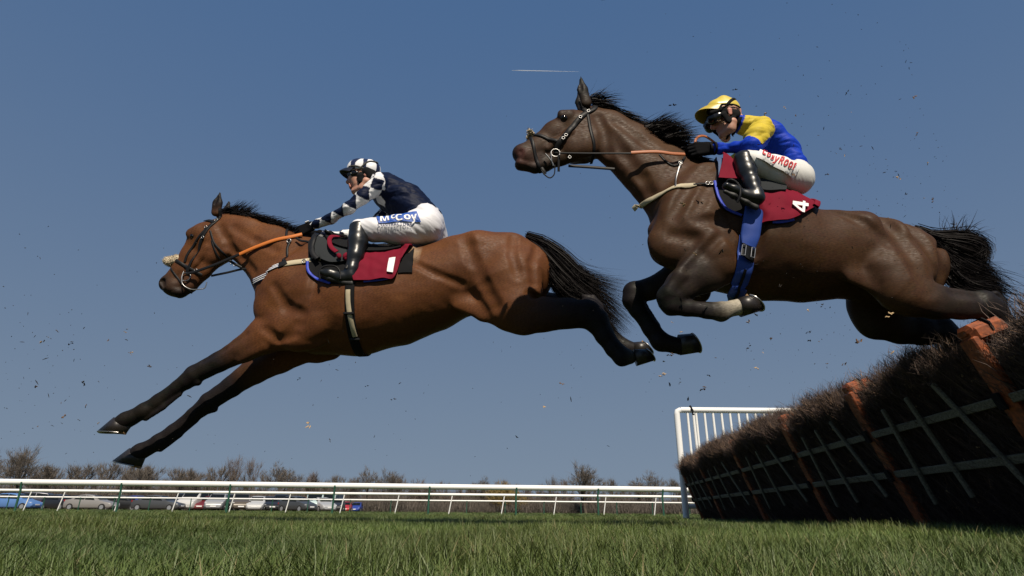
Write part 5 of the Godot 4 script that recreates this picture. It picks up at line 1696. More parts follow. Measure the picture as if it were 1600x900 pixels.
	strap_on(mb, he, [Vector3(-0.406,2.272,0.03),Vector3(-0.372,2.267,0.06),Vector3(-0.327,2.256,0.08),Vector3(-0.262,2.259,0.06),Vector3(-0.22,2.249,0.04)], 0.009, 0.004, 0.003, 0.012)
	strap_on(mb, he, [Vector3(-0.345,2.204,0.085),Vector3(-0.314,2.243,0.08),Vector3(-0.273,2.289,0.06),Vector3(-0.237,2.319,0.04)], 0.016, 0.004, 0.004, 0.012)
	part(hp, "strap", mb, M.pad_black)
	var cf2 := Field.new()
	cf2.chain([[-0.39,2.206,0.06,0.013,0.8],[-0.336,2.217,0.074,0.014,0.6],[-0.256,2.201,0.062,0.027,0.45]], 0.015, Color.WHITE, true)
	cf2.chain([[-0.331,2.184,0.078,0.017,0.4],[-0.304,2.149,0.068,0.017,0.4],[-0.275,2.172,0.066,0.014,0.4]], 0.008, Color.WHITE, true)
	cf2.chain([[-0.295,2.145,0.062,0.01,0.7],[-0.292,2.112,0.05,0.009,0.8],[-0.294,2.095,0.02,0.008,1],[-0.277,2.12,-0.02,0.009,1]], 0.005, Color.WHITE, true)
	mb = Mb.new()
	cf2.mesh(0.0045, mb)
	part(hp, "harness", mb, M.pad_black)
	var gg := Field.new()
	gg.chain([[-0.371,2.208,0,0.029,1],[-0.379,2.185,0.03,0.028,1],[-0.369,2.179,0.05,0.024,0.8],[-0.351,2.186,0.064,0.018,0.6],[-0.325,2.196,0.074,0.01,0.5]], 0.012, Color.WHITE, true)
	mb = Mb.new()
	gg.mesh(0.004, mb)
	part(p, "goggles", mb, M.goggle)


func ground() -> void:
	var gm := mat("turf_soil", lin(0.050, 0.066, 0.018), 0.95)
	grain(gm, 31, 0.02, 0.55, Vector3(0.5, 0.5, 0.5), 0.0, 5)
	var mb := Mb.new()
	var zs := [40.0, 10.0, 0.0, -3.0, -8.0, -16.0, -30.0, -40.0, -44.0, -48.0, -52.0, -60.0, -80.0, -120.0, -200.0, -400.0, -900.0, -2500.0]
	var xs := [-2500.0, -900.0, -300.0, -120.0, -60.0, -30.0, -12.0, 0.0, 12.0, 30.0, 60.0, 120.0, 300.0, 900.0, 2500.0]
	var g := []
	for z in zs:
		var row := []
		for x in xs: row.append(Vector3(x, rise(z), z))
		g.append(row)
	g.reverse()
	mb.sheet(g)
	struct("ground", mb, gm)
	# the bare strip of track and car park beyond the rails
	var tm := mat("gravel_track", lin(0.17, 0.15, 0.125), 0.95)
	grain(tm, 37, 0.03, 0.6, Vector3(0.4, 0.4, 0.4), 0.0, 5)
	mb = Mb.new()
	g = []
	for z in [-49.0, -52.0, -56.0, -62.0, -70.0]:
		var row := []
		for x in [-140.0, -60.0, 0.0, 60.0, 140.0]: row.append(Vector3(x, rise(z) + 0.004, z))
		g.append(row)
	g.reverse()
	mb.sheet(g)
	struct("track", mb, tm)

	# turf: tufts of blades, smaller and denser near the camera
	var bm := vmat("grass_blade", 0.55)
	bm.backlight_enabled = true
	bm.backlight = Color(0.25, 0.3, 0.1)
	var tufts := []
	for v in 4:
		var t := Mb.new()
		t.colored = true
		for i in 24:
			var a := rng.randf() * TAU
			var root := Vector3(rng.randfn() * 0.022, -0.004, rng.randfn() * 0.022)
			var l := rng.randf_range(0.04, 0.105) * (1.25 if v == 3 else 1.0)
			var d := Vector3(cos(a), 0, sin(a)) * rng.randf_range(0.15, 1.0)
			var pts := PackedVector3Array()
			for s in 4:
				var u := s / 3.0
				pts.append(root + Vector3(0, 1, 0) * l * (u - 0.18 * u * u * d.length()) + d * l * u * u)
			var dry := rng.randf()
			t.col = Color(0.060, 0.094, 0.019).lerp(Color(0.106, 0.148, 0.038), rng.randf())
			if dry > 0.975: t.col = Color(0.19, 0.165, 0.08)
			elif dry > 0.88: t.col = Color(0.10, 0.125, 0.032)
			t.strand(pts, rng.randf_range(0.0015, 0.0028), Vector3(-sin(a), 0, cos(a)))
		tufts.append(t.commit())
	var ns := FastNoiseLite.new()
	ns.seed = 77; ns.frequency = 0.55; ns.fractal_octaves = 3
	for band in [[0.5, 2.2, 3400.0, 0.52, 0.62], [2.2, 6.0, 1200.0, 0.62, 0.8], [6.0, 16.0, 230.0, 0.68, 1.45], [16.0, 50.0, 30.0, 0.75, 4.2]]:
		for v in 4:
			var z0: float = band[0]
			var z1: float = band[1]
			var n := int(((z1 * z1 - z0 * z0) * 1.05 + (z1 - z0) * 2.8) * band[2] / 4.0)
			var mm := MultiMesh.new()
			mm.transform_format = MultiMesh.TRANSFORM_3D
			mm.use_colors = true
			mm.mesh = tufts[v]
			mm.instance_count = n
			for i in n:
				var z := rng.randf_range(z0, z1)
				while rng.randf() * (1.05 * z1 + 1.4) > 1.05 * z + 1.4: z = rng.randf_range(z0, z1)
				var x := rng.randf_range(-1.0, 1.0) * (1.05 * z + 1.4)
				var k := ns.get_noise_2d(x, z)
				var hs: float = band[3] * (1.0 + k * 0.55) * rng.randf_range(0.8, 1.2)
				var ws: float = band[4]
				var b := Basis(Vector3.UP, rng.randf() * TAU) * Basis(Vector3.RIGHT, rng.randfn() * 0.12)
				mm.set_instance_transform(i, Transform3D(b * Basis.from_scale(Vector3(ws, hs, ws)), Vector3(x, rise(-z), -z)))
				var c := 1.0 + ns.get_noise_2d(x * 0.6 + 40.0, z * 0.6) * 0.5
				mm.set_instance_color(i, Color(c * (1.0 + 0.15 * k), c, c * 0.95))
			var o := MultiMeshInstance3D.new()
			o.name = numbered("grass")
			o.multimesh = mm
			o.material_override = bm
			add_child(o)
			o.set_meta("kind", "stuff")

func rise(z: float) -> float:
	return 0.11 * smoothstep(-34.0, -50.0, z)

# ---------------------------------------------------------------- the hurdle: leaning panels of brush in orange frames
func hurdle() -> void:
	var ends := [-1.5, -2.83, -4.25, -5.76, -7.8, -10.1, -11.8]
	var om := mat("orange_paint", lin(0.44, 0.10, 0.018), 0.65)
	grain(om, 41, 0.02, 0.45, Vector3(3, 3, 3), 0.05, 5)
	var wm := mat("grey_green_wood", lin(0.215, 0.20, 0.14), 0.85)
	grain(wm, 43, 0.02, 0.5, Vector3(6, 6, 6), 0.08, 5)
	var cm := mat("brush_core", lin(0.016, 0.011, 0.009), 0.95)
	var tm := vmat("twig", 0.8)
	var twigs := []
	for v in 3:
		var t := Mb.new()
		t.colored = true
		for i in 10:
			t.col = Color(0.080, 0.054, 0.043).lerp(Color(0.022, 0.014, 0.011), rng.randf())
			if rng.randf() > 0.90: t.col = Color(0.16, 0.10, 0.06)
			var p := Vector3(rng.randfn() * 0.03, rng.randf_range(-0.06, 0.04), rng.randfn() * 0.03)
			var d := Vector3(rng.randfn() * 0.22, 1.0, rng.randfn() * 0.22)
			var l := rng.randf_range(0.10, 0.26)
			var k := Vector3(rng.randfn(), 0, rng.randfn()) * 0.02
			t.strand(PackedVector3Array([p, p + d * l * 0.5 + k, p + d * l + k * 2.5]), rng.randf_range(0.0018, 0.0036), Vector3(rng.randfn(), 0, rng.randfn()).normalized())
			for s in 2:
				var q := p + d * l * rng.randf_range(0.3, 0.8)
				var e := (d + Vector3(rng.randfn(), 0.1, rng.randfn()) * 0.5).normalized()
				t.strand(PackedVector3Array([q, q + e * l * 0.22, q + e * l * 0.42 + k]), 0.0016, Vector3(rng.randfn(), 0, rng.randfn()).normalized())
		twigs.append(t.commit())
	var names := ["nearest brush hurdle panel, cut off by the photo's right edge", "tall brush hurdle panel directly under the dark horse's hind legs", "brush hurdle panel left of the one under the dark horse",
		"middle brush hurdle panel in front of the white wing's right end", "smaller brush hurdle panel second from the far end", "farthest and smallest brush hurdle panel beside the white wing's post"]
	for i in 6:
		var p0 := Vector3(2.02 + 0.37 - 0.108 * ends[i], 0, ends[i])
		var p1 := Vector3(2.02 + 0.37 - 0.108 * ends[i + 1], 0, ends[i + 1])
		var t := thing("hurdle", names[i], "hurdle", p0 * 0.9, 0.0, "hurdles set side by side across the course")
		t.scale = Vector3.ONE * 0.9
		var len := p0.distance_to(p1)
		var a := (p1 - p0).normalized()
		var left := Vector3(0, 1, 0).cross(a)
		if left.x > 0: left = -left
		var l := (Vector3(0, 1.0, 0) + left * 0.36).normalized()
		var nn := a.cross(l).normalized()
		if nn.x > 0: nn = -nn
		var fr := Basis(a, l, a.cross(l))
		var face := nn * 0.02
		var uprights := [0.0] if i < 5 else [0.0, 1.0]
		for u in uprights:
			var mb := Mb.new()
			var c: Vector3 = a * len * u
			mb.prism(Transform3D(fr, c + l * 0.51 + nn * 0.03), Vector3(0.11, 1.06, 0.05), 0.15)
			var up := part(t, "upright", mb, om)
			mb = Mb.new()
			mb.prism(Transform3D(Basis(l, -nn, a).orthonormalized(), c + l * 1.045 - nn * 0.055), Vector3(0.10, 0.19, 0.125), 0.25)
			mb.prism(Transform3D(Basis(l, -nn, a).orthonormalized(), c + l * 1.07 - nn * 0.01 + a * 0.006), Vector3(0.07, 0.11, 0.115), 0.3)
			part(up, "top_pad", mb, om)
			mb = Mb.new()
			mb.prism(Transform3D(Basis(l, -nn, a).orthonormalized(), c + l * 1.06 - nn * 0.06), Vector3(0.105, 0.055, 0.14), 0.3)
			part(up, "black_band", mb, M.pad_black)
			for hgt in [0.44, 0.72]:
				mb = Mb.new()
				mb.prism(Transform3D(fr, c + l * hgt + nn * 0.070 + a * 0.022), Vector3(0.055, 0.085, 0.016), 0.2)
				part(up, "black_joint", mb, M.pad_black)
		for hgt in [0.44, 0.72]:
			var mb := Mb.new()
			mb.prism(Transform3D(Basis(l, a, nn).orthonormalized(), a * len * 0.5 + l * hgt + nn * 0.055), Vector3(0.046, len - 0.10, 0.022), 0.2)
			part(t, "rail", mb, wm)
		for k in 3:
			var mb := Mb.new()
			var top: Vector3 = a * len * [0.72, 0.5, 0.28][k] + l * [0.86, 0.88, 0.90][k] + nn * 0.080
			var bot: Vector3 = a * len * [0.74, 0.46, 0.12][k] + l * [0.24, 0.27, 0.30][k] + nn * 0.080
			var d := (top - bot).normalized()
			mb.prism(Transform3D(Basis(d.cross(nn).normalized(), d, nn), (top + bot) / 2.0), Vector3(0.032, top.distance_to(bot), 0.020), 0.2)
			part(t, "strut", mb, wm)
		# leaves and chips caught on the face
		var lb := Mb.new()
		for q in 60:
			var c: Vector3 = a * len * rng.randf() + l * rng.randf_range(0.1, 0.95) + nn * rng.randf_range(-0.01, 0.02)
			var d := Vector3(rng.randfn(), rng.randfn(), rng.randfn()).normalized()
			var sz := rng.randf_range(0.006, 0.016)
			lb.strand(PackedVector3Array([c - d * sz, c + nn * sz * 0.4, c + d * sz]), sz * 0.5, Vector3(rng.randfn(), rng.randfn(), rng.randfn()).normalized())
		part(t, "caught_leaves", lb, mat("pale_chip", lin(0.40, 0.28, 0.15), 0.85)).set_meta("kind", "stuff")
		# the brush: a dark heart and thousands of twigs, thinner and lighter over the top
		var mb := Mb.new()
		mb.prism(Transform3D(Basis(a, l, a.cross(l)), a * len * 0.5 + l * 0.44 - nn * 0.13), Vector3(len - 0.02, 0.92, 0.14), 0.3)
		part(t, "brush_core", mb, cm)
		for v in 3:
			var n := int(len * 1150)
			var mm := MultiMesh.new()
			mm.transform_format = MultiMesh.TRANSFORM_3D
			mm.use_colors = true
			mm.mesh = twigs[v]
			mm.instance_count = n
			for q in n:
				var s := rng.randf()
				var dome := sin(PI * clampf(s * 1.1 - 0.05, 0.03, 0.97))
				var top: float = [0.85, 0.86, 0.88, 0.93, 0.95, 0.93][i] + 0.17 * pow(dome, 0.5) + rng.randfn() * 0.03
				var tilt := 0.06
				var sc := rng.randf_range(0.7, 1.15)
				var deep: float
				var high: float
				var lit := 1.0
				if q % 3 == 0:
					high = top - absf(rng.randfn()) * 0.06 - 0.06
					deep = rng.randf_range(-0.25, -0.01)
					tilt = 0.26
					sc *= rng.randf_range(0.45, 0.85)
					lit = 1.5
				else:
					high = rng.randf_range(-0.02, top - 0.16)
					deep = rng.randf_range(-0.055, -0.025) if q % 3 == 1 else rng.randf_range(-0.24, -0.2)
				var out := (deep + 0.13) * 0.9 * smoothstep(0.8, 1.0, high)
				var b := Basis(a, l, a.cross(l)) * Basis(Vector3.RIGHT, rng.randfn() * tilt) * Basis(Vector3.BACK, rng.randfn() * tilt) * Basis(Vector3.UP, rng.randf() * TAU)
				mm.set_instance_transform(q, Transform3D(b.scaled_local(Vector3(sc, sc, sc)), a * len * s + l * high + nn * (deep + out)))
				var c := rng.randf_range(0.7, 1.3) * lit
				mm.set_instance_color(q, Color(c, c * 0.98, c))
			var o := MultiMeshInstance3D.new()
			o.name = "brush"
			o.multimesh = mm
			o.material_override = tm
			o.set_meta("kind", "stuff")
			t.add_child(o, true)

func wing() -> void:
	var t := thing("hurdle_wing", "tall white barred wing fence standing behind the far end of the hurdle", "fence", Vector3(2.98, 0, -10.8))
	t.scale = Vector3(1.08, 1.02, 1.08)
	var m: Material = M.rail_white
	var mb := Mb.new()
	mb.tube(PackedVector3Array([Vector3(0.03, -0.1, 0), Vector3(0.03, 1.78, 0), Vector3(0.045, 1.84, 0), Vector3(0.1, 1.865, 0)]), PackedFloat32Array([0.05, 0.05, 0.05, 0.05]), 14)
	part(t, "post", mb, m)
	mb = Mb.new()
	mb.bar(Vector3(0.1, 1.865, 0), Vector3(3.6, 1.865, 0), 0.05, 0.05, 14)
	part(t, "top_rail", mb, m)
	mb = Mb.new()
	mb.bar(Vector3(0.08, 0.25, 0), Vector3(3.6, 0.25, 0), 0.035, 0.035, 12)
	part(t, "bottom_rail", mb, m)
	for k in 25:
		mb = Mb.new()
		var x := 0.21 + 0.1425 * k
		mb.bar(Vector3(x, 0.25, 0), Vector3(x, 1.84, 0), 0.021, 0.021, 8)
		part(t, "bar", mb, m)
	mb = Mb.new()
	mb.bar(Vector3(0.285, -0.1, 0.10), Vector3(0.285, 1.80, 0.075), 0.022, 0.022, 8)
	part(t, "prop", mb, m)
	mb = Mb.new()
	mb.tube(PackedVector3Array([Vector3(0.285, 1.76, 0.08), Vector3(0.275, 1.85, 0.075), Vector3(0.27, 1.93, 0.0), Vector3(0.275, 1.86, -0.07)]), PackedFloat32Array([0.02, 0.02, 0.02, 0.02]), 8)
	part(t, "black_tie", mb, M.pad_black)
	for x in [0.42, 1.6, 3.4]:
		mb = Mb.new()
		mb.bar(Vector3(x, -0.1, 0.35), Vector3(x, 0.9, 0.03), 0.025, 0.025, 8)
		part(t, "leg", mb, m)

# ---------------------------------------------------------------- running rails
func rail_line(called: String, label: String, a: Vector3, b: Vector3, y: float, r: float, posts: Array, green: bool, lean: float, pr: float) -> void:
	var t := thing(called, label, "rail", Vector3.ZERO, 0.0, "running rails along the course")
	var mb := Mb.new()
	var pts := PackedVector3Array()
	var rr := PackedFloat32Array()
	for i in 13:
		pts.append(a.lerp(b, i / 12.0) + Vector3(0, y, 0))
		rr.append(r)
	mb.tube(pts, rr, 12)
	part(t, "top_rail", mb, M.rail_white)
	for f in posts:
		var p: Vector3 = a.lerp(b, f)
		var g := rise(p.z)
		mb = Mb.new()
		if green:
			mb.tube(PackedVector3Array([Vector3(p.x, g - 0.1, p.z), Vector3(p.x, y - 0.22, p.z), Vector3(p.x + lean * 0.3, y - 0.05, p.z + lean), Vector3(p.x + lean * 0.3, y, p.z + lean)]), PackedFloat32Array([pr, pr, pr, pr]), 8)
		else:
			mb.bar(Vector3(p.x, g - 0.1, p.z), Vector3(p.x + lean, y - 0.02, p.z), pr, pr, 8)
		part(t, "post", mb, M.rail_green if green else M.rail_white)

func rails() -> void:
	rail_line("running_rail", "nearest and thickest white running rail on dark green posts", Vector3(-26, 0, -16.1), Vector3(14, 0, -19.6), 0.84, 0.076, [0.2542, 0.3123, 0.3778, 0.4510, 0.5233, 0.5908, 0.6541, 0.7151, 0.7643, 0.8051, 0.8449], true, 0.06, 0.028)
	rail_line("running_rail", "white running rail on white posts, second from the camera", Vector3(-38, 0, -24), Vector3(24, 0, -28.2), 0.86, 0.053, [0.2565, 0.2979, 0.3188, 0.3543, 0.3905, 0.4268, 0.4631, 0.4986, 0.5349, 0.5708, 0.6063, 0.6421, 0.6766, 0.7119, 0.7453], false, 0.16, 0.022)
	rail_line("running_rail", "thin farthest white running rail on short green posts", Vector3(-60, 0, -36.5), Vector3(36, 0, -43), 0.88, 0.046, [0.2775, 0.3044, 0.3261, 0.3480, 0.3692, 0.3914, 0.4170, 0.4395, 0.4688, 0.4917, 0.5190, 0.5456, 0.5700, 0.5958, 0.6215, 0.6477, 0.6729, 0.6974, 0.7221, 0.7479], true, 0.05, 0.03)

# ---------------------------------------------------------------- parked cars
func car(label: String, kind: int, paint: Color, at: Vector3, turn: float, s := 1.0) -> void:
	var t := thing("parked_car", label, ["hatchback", "saloon car", "tall car", "van"][kind], at, turn, "cars parked beyond the rails")
	var pm := mat("paint_%s_%d" % [paint.to_html(), 0], paint, 0.28, 0.15)
	pm.clearcoat_enabled = true
	pm.clearcoat = 0.8
	# stations from nose to tail: x, belt height, top height, half width, half width of the top
	var L: Array
	match kind:
		0: L = [[0.0, 0.50, 0.50, 0.62, 0.55], [0.12, 0.70, 0.72, 0.78, 0.6], [0.9, 0.90, 0.92, 0.84, 0.66], [1.05, 0.93, 0.98, 0.85, 0.66], [1.75, 0.94, 1.40, 0.86, 0.58], [2.4, 0.95, 1.48, 0.86, 0.58], [3.2, 0.98, 1.44, 0.85, 0.57], [3.75, 0.99, 1.12, 0.80, 0.62], [3.92, 0.85, 0.90, 0.74, 0.6], [3.98, 0.50, 0.52, 0.66, 0.55]]
		1: L = [[0.0, 0.50, 0.50, 0.64, 0.55], [0.15, 0.68, 0.70, 0.80, 0.6], [1.1, 0.88, 0.90, 0.87, 0.66], [1.25, 0.90, 0.94, 0.88, 0.66], [2.0, 0.92, 1.36, 0.88, 0.58], [2.7, 0.93, 1.43, 0.88, 0.58], [3.3, 0.95, 1.38, 0.88, 0.57], [3.95, 0.97, 1.00, 0.86, 0.62], [4.45, 0.93, 0.95, 0.80, 0.6], [4.55, 0.50, 0.52, 0.7, 0.55]]
		2: L = [[0.0, 0.60, 0.60, 0.68, 0.6], [0.12, 0.86, 0.88, 0.84, 0.66], [0.95, 1.05, 1.07, 0.90, 0.7], [1.1, 1.06, 1.12, 0.91, 0.7], [1.75, 1.08, 1.62, 0.92, 0.64], [2.6, 1.10, 1.70, 0.92, 0.64], [3.7, 1.12, 1.66, 0.91, 0.63], [4.2, 1.12, 1.22, 0.88, 0.68], [4.32, 0.9, 0.95, 0.82, 0.66], [4.36, 0.55, 0.58, 0.76, 0.6]]
		_: L = [[0.0, 0.62, 0.62, 0.72, 0.6], [0.1, 0.95, 0.97, 0.88, 0.66], [0.55, 1.12, 1.16, 0.94, 0.72], [0.75, 1.14, 1.25, 0.95, 0.74], [1.35, 1.16, 1.86, 0.96, 0.76], [2.4, 1.18, 1.96, 0.96, 0.78], [4.2, 1.18, 1.95, 0.96, 0.78], [4.5, 1.18, 1.84, 0.95, 0.78], [4.58, 0.9, 1.2, 0.92, 0.76], [4.6, 0.5, 0.55, 0.88, 0.6]]
	var half: float = L[L.size() - 1][0] / 2.0
	var low := 0.20 if kind < 2 else 0.26
	var g := []
	for q in L:
		var row := []
		var y0: float = low + (0.12 if q == L[0] or q == L[L.size() - 1] else 0.0)
		var pr := [Vector2(0, y0), Vector2(q[3] * 0.86, y0), Vector2(q[3] * 0.97, y0 + 0.10), Vector2(q[3], lerpf(y0, q[1], 0.55)), Vector2(q[3] * 0.97, q[1]), Vector2(lerpf(q[3] * 0.95, q[4], 0.12), lerpf(q[1], q[2], 0.06)), Vector2(q[4] + 0.03, lerpf(q[1], q[2], 0.93)), Vector2(q[4] * 0.86, q[2]), Vector2(0, q[2] + 0.015)]
		for k in pr.size(): row.append(Vector3(q[0] - half, pr[k].y, pr[k].x) * s)
		for k in range(pr.size() - 2, -1, -1): row.append(Vector3(q[0] - half, pr[k].y, -pr[k].x) * s)
		g.append(row)
	var mb := Mb.new()
	mb.sheet(g)
	mb.face(g[0], Vector3(-1, 0, 0)); mb.face(g[L.size() - 1], Vector3(1, 0, 0))
	part(t, "body", mb, pm)
	var gm := mat("car_glass", lin(0.008, 0.010, 0.012), 0.12)
	gm.metallic_specular = 0.3
	var xa: float = L[4][0]
	var xb: float = L[6][0]
	var rows := [[xa - 0.42, xa - 0.02, (xa + xb) / 2 - 0.12, (xa + xb) / 2 - 0.12], [(xa + xb) / 2 - 0.05, (xa + xb) / 2 - 0.05, xb + 0.28 if kind != 3 else xb, xb - 0.02]]
	for sg in [1.0, -1.0]:
		for w in rows:
			mb = Mb.new()
			var b0: Vector3 = wallp(L, half, s, w[0], 0.06, sg)
			var t0: Vector3 = wallp(L, half, s, w[1], 0.90, sg)
			var t1: Vector3 = wallp(L, half, s, w[3], 0.90, sg)
			var b1: Vector3 = wallp(L, half, s, w[2], 0.06, sg)
			mb.face([b0, b1, t1, t0], Vector3(0, 0.2, sg))
			part(t, "window", mb, gm)
	for e in 2:
		mb = Mb.new()
		var q0: Array = L[3] if e == 0 else L[7]
		var q1: Array = L[4] if e == 0 else L[6]
		var dx := -0.04 if e == 0 else 0.04
		var f0 := 0.12
		var f1 := 0.92
		var P := []
		for c in [[f0, 1.0], [f0, -1.0], [f1, -1.0], [f1, 1.0]]:
			var x := lerpf(q0[0], q1[0], c[0])
			var y := lerpf(q0[2], q1[2], c[0])
			var w := lerpf(q0[4], q1[4], c[0]) * 0.92
			P.append(Vector3(x - half + dx, y + 0.03, w * c[1]) * s)
		mb.face(P, Vector3(-1 if e == 0 else 1, 0.6, 0))
		part(t, "windscreen" if e == 0 else "rear_window", mb, gm)
	var wheel := 0.31 if kind < 2 else 0.36
	var ends: float = L[L.size() - 1][0]
	for x in [0.78 * (1.0 if kind < 2 else 1.06), ends - 0.76]:
		for sg in [1.0, -1.0]:
			var hw: float = L[5][3]
			var c := Vector3((x - half), wheel, sg * (hw - 0.085)) * s
			mb = Mb.new()
			mb.bar(c - Vector3(0, 0, 0.10 * s), c + Vector3(0, 0, 0.10 * s), wheel * s, wheel * s, 20)
			var w := part(t, "wheel", mb, mat("tyre", lin(0.014, 0.014, 0.015), 0.85))
			mb = Mb.new()
			mb.bar(c + Vector3(0, 0, sg * 0.09 * s), c + Vector3(0, 0, sg * 0.108 * s), wheel * 0.66 * s, wheel * 0.60 * s, 18)
			part(w, "rim", mb, mat("alloy", lin(0.42, 0.43, 0.44), 0.35, 0.6))
	for sg in [1.0, -1.0]:
		mb = Mb.new()
		var q: Array = L[L.size() - 2]
		mb.prism(Transform3D(Basis(), Vector3(q[0] - half + 0.0, q[1] - 0.06, sg * (q[3] - 0.10)) * s), Vector3(0.10, 0.18 if kind < 2 else 0.3, 0.24) * s, 0.25)
		part(t, "tail_light", mb, mat("red_lens", lin(0.30, 0.012, 0.010), 0.2))
		mb = Mb.new()
		q = L[1]
		mb.prism(Transform3D(Basis(), Vector3(q[0] - half + 0.05, q[1] - 0.05, sg * (q[3] - 0.14)) * s), Vector3(0.16, 0.12, 0.26) * s, 0.25)
		part(t, "headlight", mb, mat("clear_lens", lin(0.55, 0.56, 0.58), 0.12))
	for e in 2:
		mb = Mb.new()
		mb.prism(Transform3D(Basis(), Vector3((-half - 0.012) if e == 0 else (half + 0.005), 0.48, 0) * s), Vector3(0.02, 0.11, 0.52) * s, 0.2)
		part(t, "number_plate", mb, mat("plate_yellow", lin(0.55, 0.42, 0.05), 0.5) if e == 1 else M.logo_white)

func wallp(L: Array, half: float, s: float, x: float, f: float, sg: float) -> Vector3:
	var k := 0
	while k < L.size() - 2 and L[k + 1][0] < x: k += 1
	var u: float = (x - L[k][0]) / (L[k + 1][0] - L[k][0])
	var yb := lerpf(L[k][1], L[k + 1][1], u)
	var yt := lerpf(L[k][2], L[k + 1][2], u)
	var wb := lerpf(L[k][3], L[k + 1][3], u)
	var wt := lerpf(L[k][4], L[k + 1][4], u)
	return Vector3(x - half, lerpf(yb, yt, lerpf(0.06, 0.93, f)), sg * (lerpf(lerpf(wb * 0.95, wt, 0.12), wt + 0.03, f) + 0.035)) * s

func cars() -> void:
	car("light blue hatchback parked at the far left", 0, lin(0.1, 0.22, 0.5), Vector3(-46.18, 0.12, -58.76), 3.142)
	car("dark navy tall car beside the light blue hatchback", 2, lin(0.012, 0.018, 0.045), Vector3(-47.17, 0.12, -63.28), 3.491)
	car("black hatchback showing a red tail light, left of the silver saloon", 0, lin(0.01, 0.01, 0.012), Vector3(-44.44, 0.12, -62.15), 2.793)
	car("silver saloon parked side on, left part of the row", 1, lin(0.26, 0.25, 0.24), Vector3(-39.85, 0.12, -59.89), 3.142)
	car("black hatchback just right of the silver saloon", 0, lin(0.01, 0.01, 0.011), Vector3(-38.97, 0.12, -63.28), 3.316)
	car("dark blue hatchback between the black and the grey cars", 0, lin(0.012, 0.025, 0.19), Vector3(-38.10, 0.12, -64.41), 2.618)
	car("dark grey saloon parked side on", 1, lin(0.055, 0.058, 0.062), Vector3(-33.49, 0.12, -59.89), 3.142)
	car("black tall car behind the nose of the dark grey saloon", 2, lin(0.012, 0.013, 0.014), Vector3(-32.95, 0.12, -63.28), 1.920)
	car("white van seen from the back", 3, lin(0.55, 0.55, 0.54), Vector3(-31.66, 0.12, -63.28), 1.571)
	car("dark red hatchback right of the white van", 0, lin(0.14, 0.012, 0.014), Vector3(-30.51, 0.12, -63.28), 1.658)
	car("pale silver tall car right of the dark red hatchback", 2, lin(0.32, 0.33, 0.34), Vector3(-28.96, 0.12, -62.15), 1.833)
	car("black tall car right of the pale silver one", 2, lin(0.012, 0.012, 0.014), Vector3(-29.47, 0.12, -65.54), 1.745)
	car("bronze brown tall car in the middle of the row", 2, lin(0.1, 0.08, 0.06), Vector3(-26.69, 0.12, -62.15), 2.007)
	car("white hatchback right of the bronze tall car", 0, lin(0.5, 0.5, 0.5), Vector3(-25.05, 0.12, -62.15), 1.833)
	car("black hatchback right of the white one", 0, lin(0.013, 0.013, 0.015), Vector3(-24.29, 0.12, -63.28), 2.094)
	car("black tall car left of the dark grey hatchback", 2, lin(0.016, 0.017, 0.019), Vector3(-23.55, 0.12, -64.41), 1.920)
	car("dark grey hatchback near the right end of the row", 0, lin(0.05, 0.053, 0.056), Vector3(-20.64, 0.12, -61.02), 2.618)
	car("orange hatchback right of the dark grey one", 0, lin(0.5, 0.1, 0.02), Vector3(-20.74, 0.12, -64.41), 1.658)
	car("white van far back near the right end of the row", 3, lin(0.5, 0.62, 0.62), Vector3(-20.31, 0.12, -65.54), 1.745)
	car("silver hatchback near the right end of the row", 0, lin(0.4, 0.41, 0.42), Vector3(-19.30, 0.12, -64.41), 2.269)
	car("cream van behind the silver hatchback", 3, lin(0.5, 0.6, 0.58), Vector3(-19.49, 0.12, -67.80), 1.571)
	car("small black car at the right of the row", 0, lin(0.02, 0.02, 0.022), Vector3(-18.49, 0.12, -66.67), 1.745)
	car("small bright red car by itself", 0, lin(0.42, 0.02, 0.025), Vector3(-23.61, 0.12, -90.40), 1.745)
	car("small bright blue car right of the red one", 0, lin(0.02, 0.05, 0.3), Vector3(-23.15, 0.12, -94.92), 1.606)
	car("last blue car at the right end of the row", 0, lin(0.015, 0.03, 0.22), Vector3(-22.84, 0.12, -99.44), 1.658)
	car("dark tall car behind the light blue hatchback, cut by the left edge", 2, lin(0.02, 0.021, 0.023), Vector3(-58.15, 0.12, -72.32), 1.658)
	car("grey hatchback behind the light blue one in the second row", 0, lin(0.1, 0.1, 0.105), Vector3(-56.08, 0.12, -73.45), 1.745)
	car("black tall car behind the front of the silver saloon", 2, lin(0.012, 0.012, 0.013), Vector3(-51.36, 0.12, -74.58), 1.658)
	car("dark blue hatchback behind the tail of the silver saloon", 0, lin(0.02, 0.022, 0.05), Vector3(-48.19, 0.12, -74.58), 1.484)
	car("black tall car behind the dark blue hatchback", 2, lin(0.012, 0.012, 0.013), Vector3(-43.06, 0.12, -74.58), 1.745)
	car("charcoal hatchback behind the dark grey saloon", 0, lin(0.03, 0.03, 0.032), Vector3(-40.95, 0.12, -75.71), 1.571)
	car("black tall car behind the dark red hatchback", 2, lin(0.013, 0.013, 0.014), Vector3(-36.43, 0.12, -76.84), 1.658)
	car("black tall car behind the bronze tall car", 2, lin(0.014, 0.013, 0.013), Vector3(-31.44, 0.12, -75.71), 1.571)
	car("dark tall car behind the white hatchback", 2, lin(0.02, 0.02, 0.022), Vector3(-29.75, 0.12, -75.71), 1.745)
	car("black tall car behind the dark grey hatchback", 2, lin(0.013, 0.014, 0.016), Vector3(-26.68, 0.12, -75.71), 1.571)

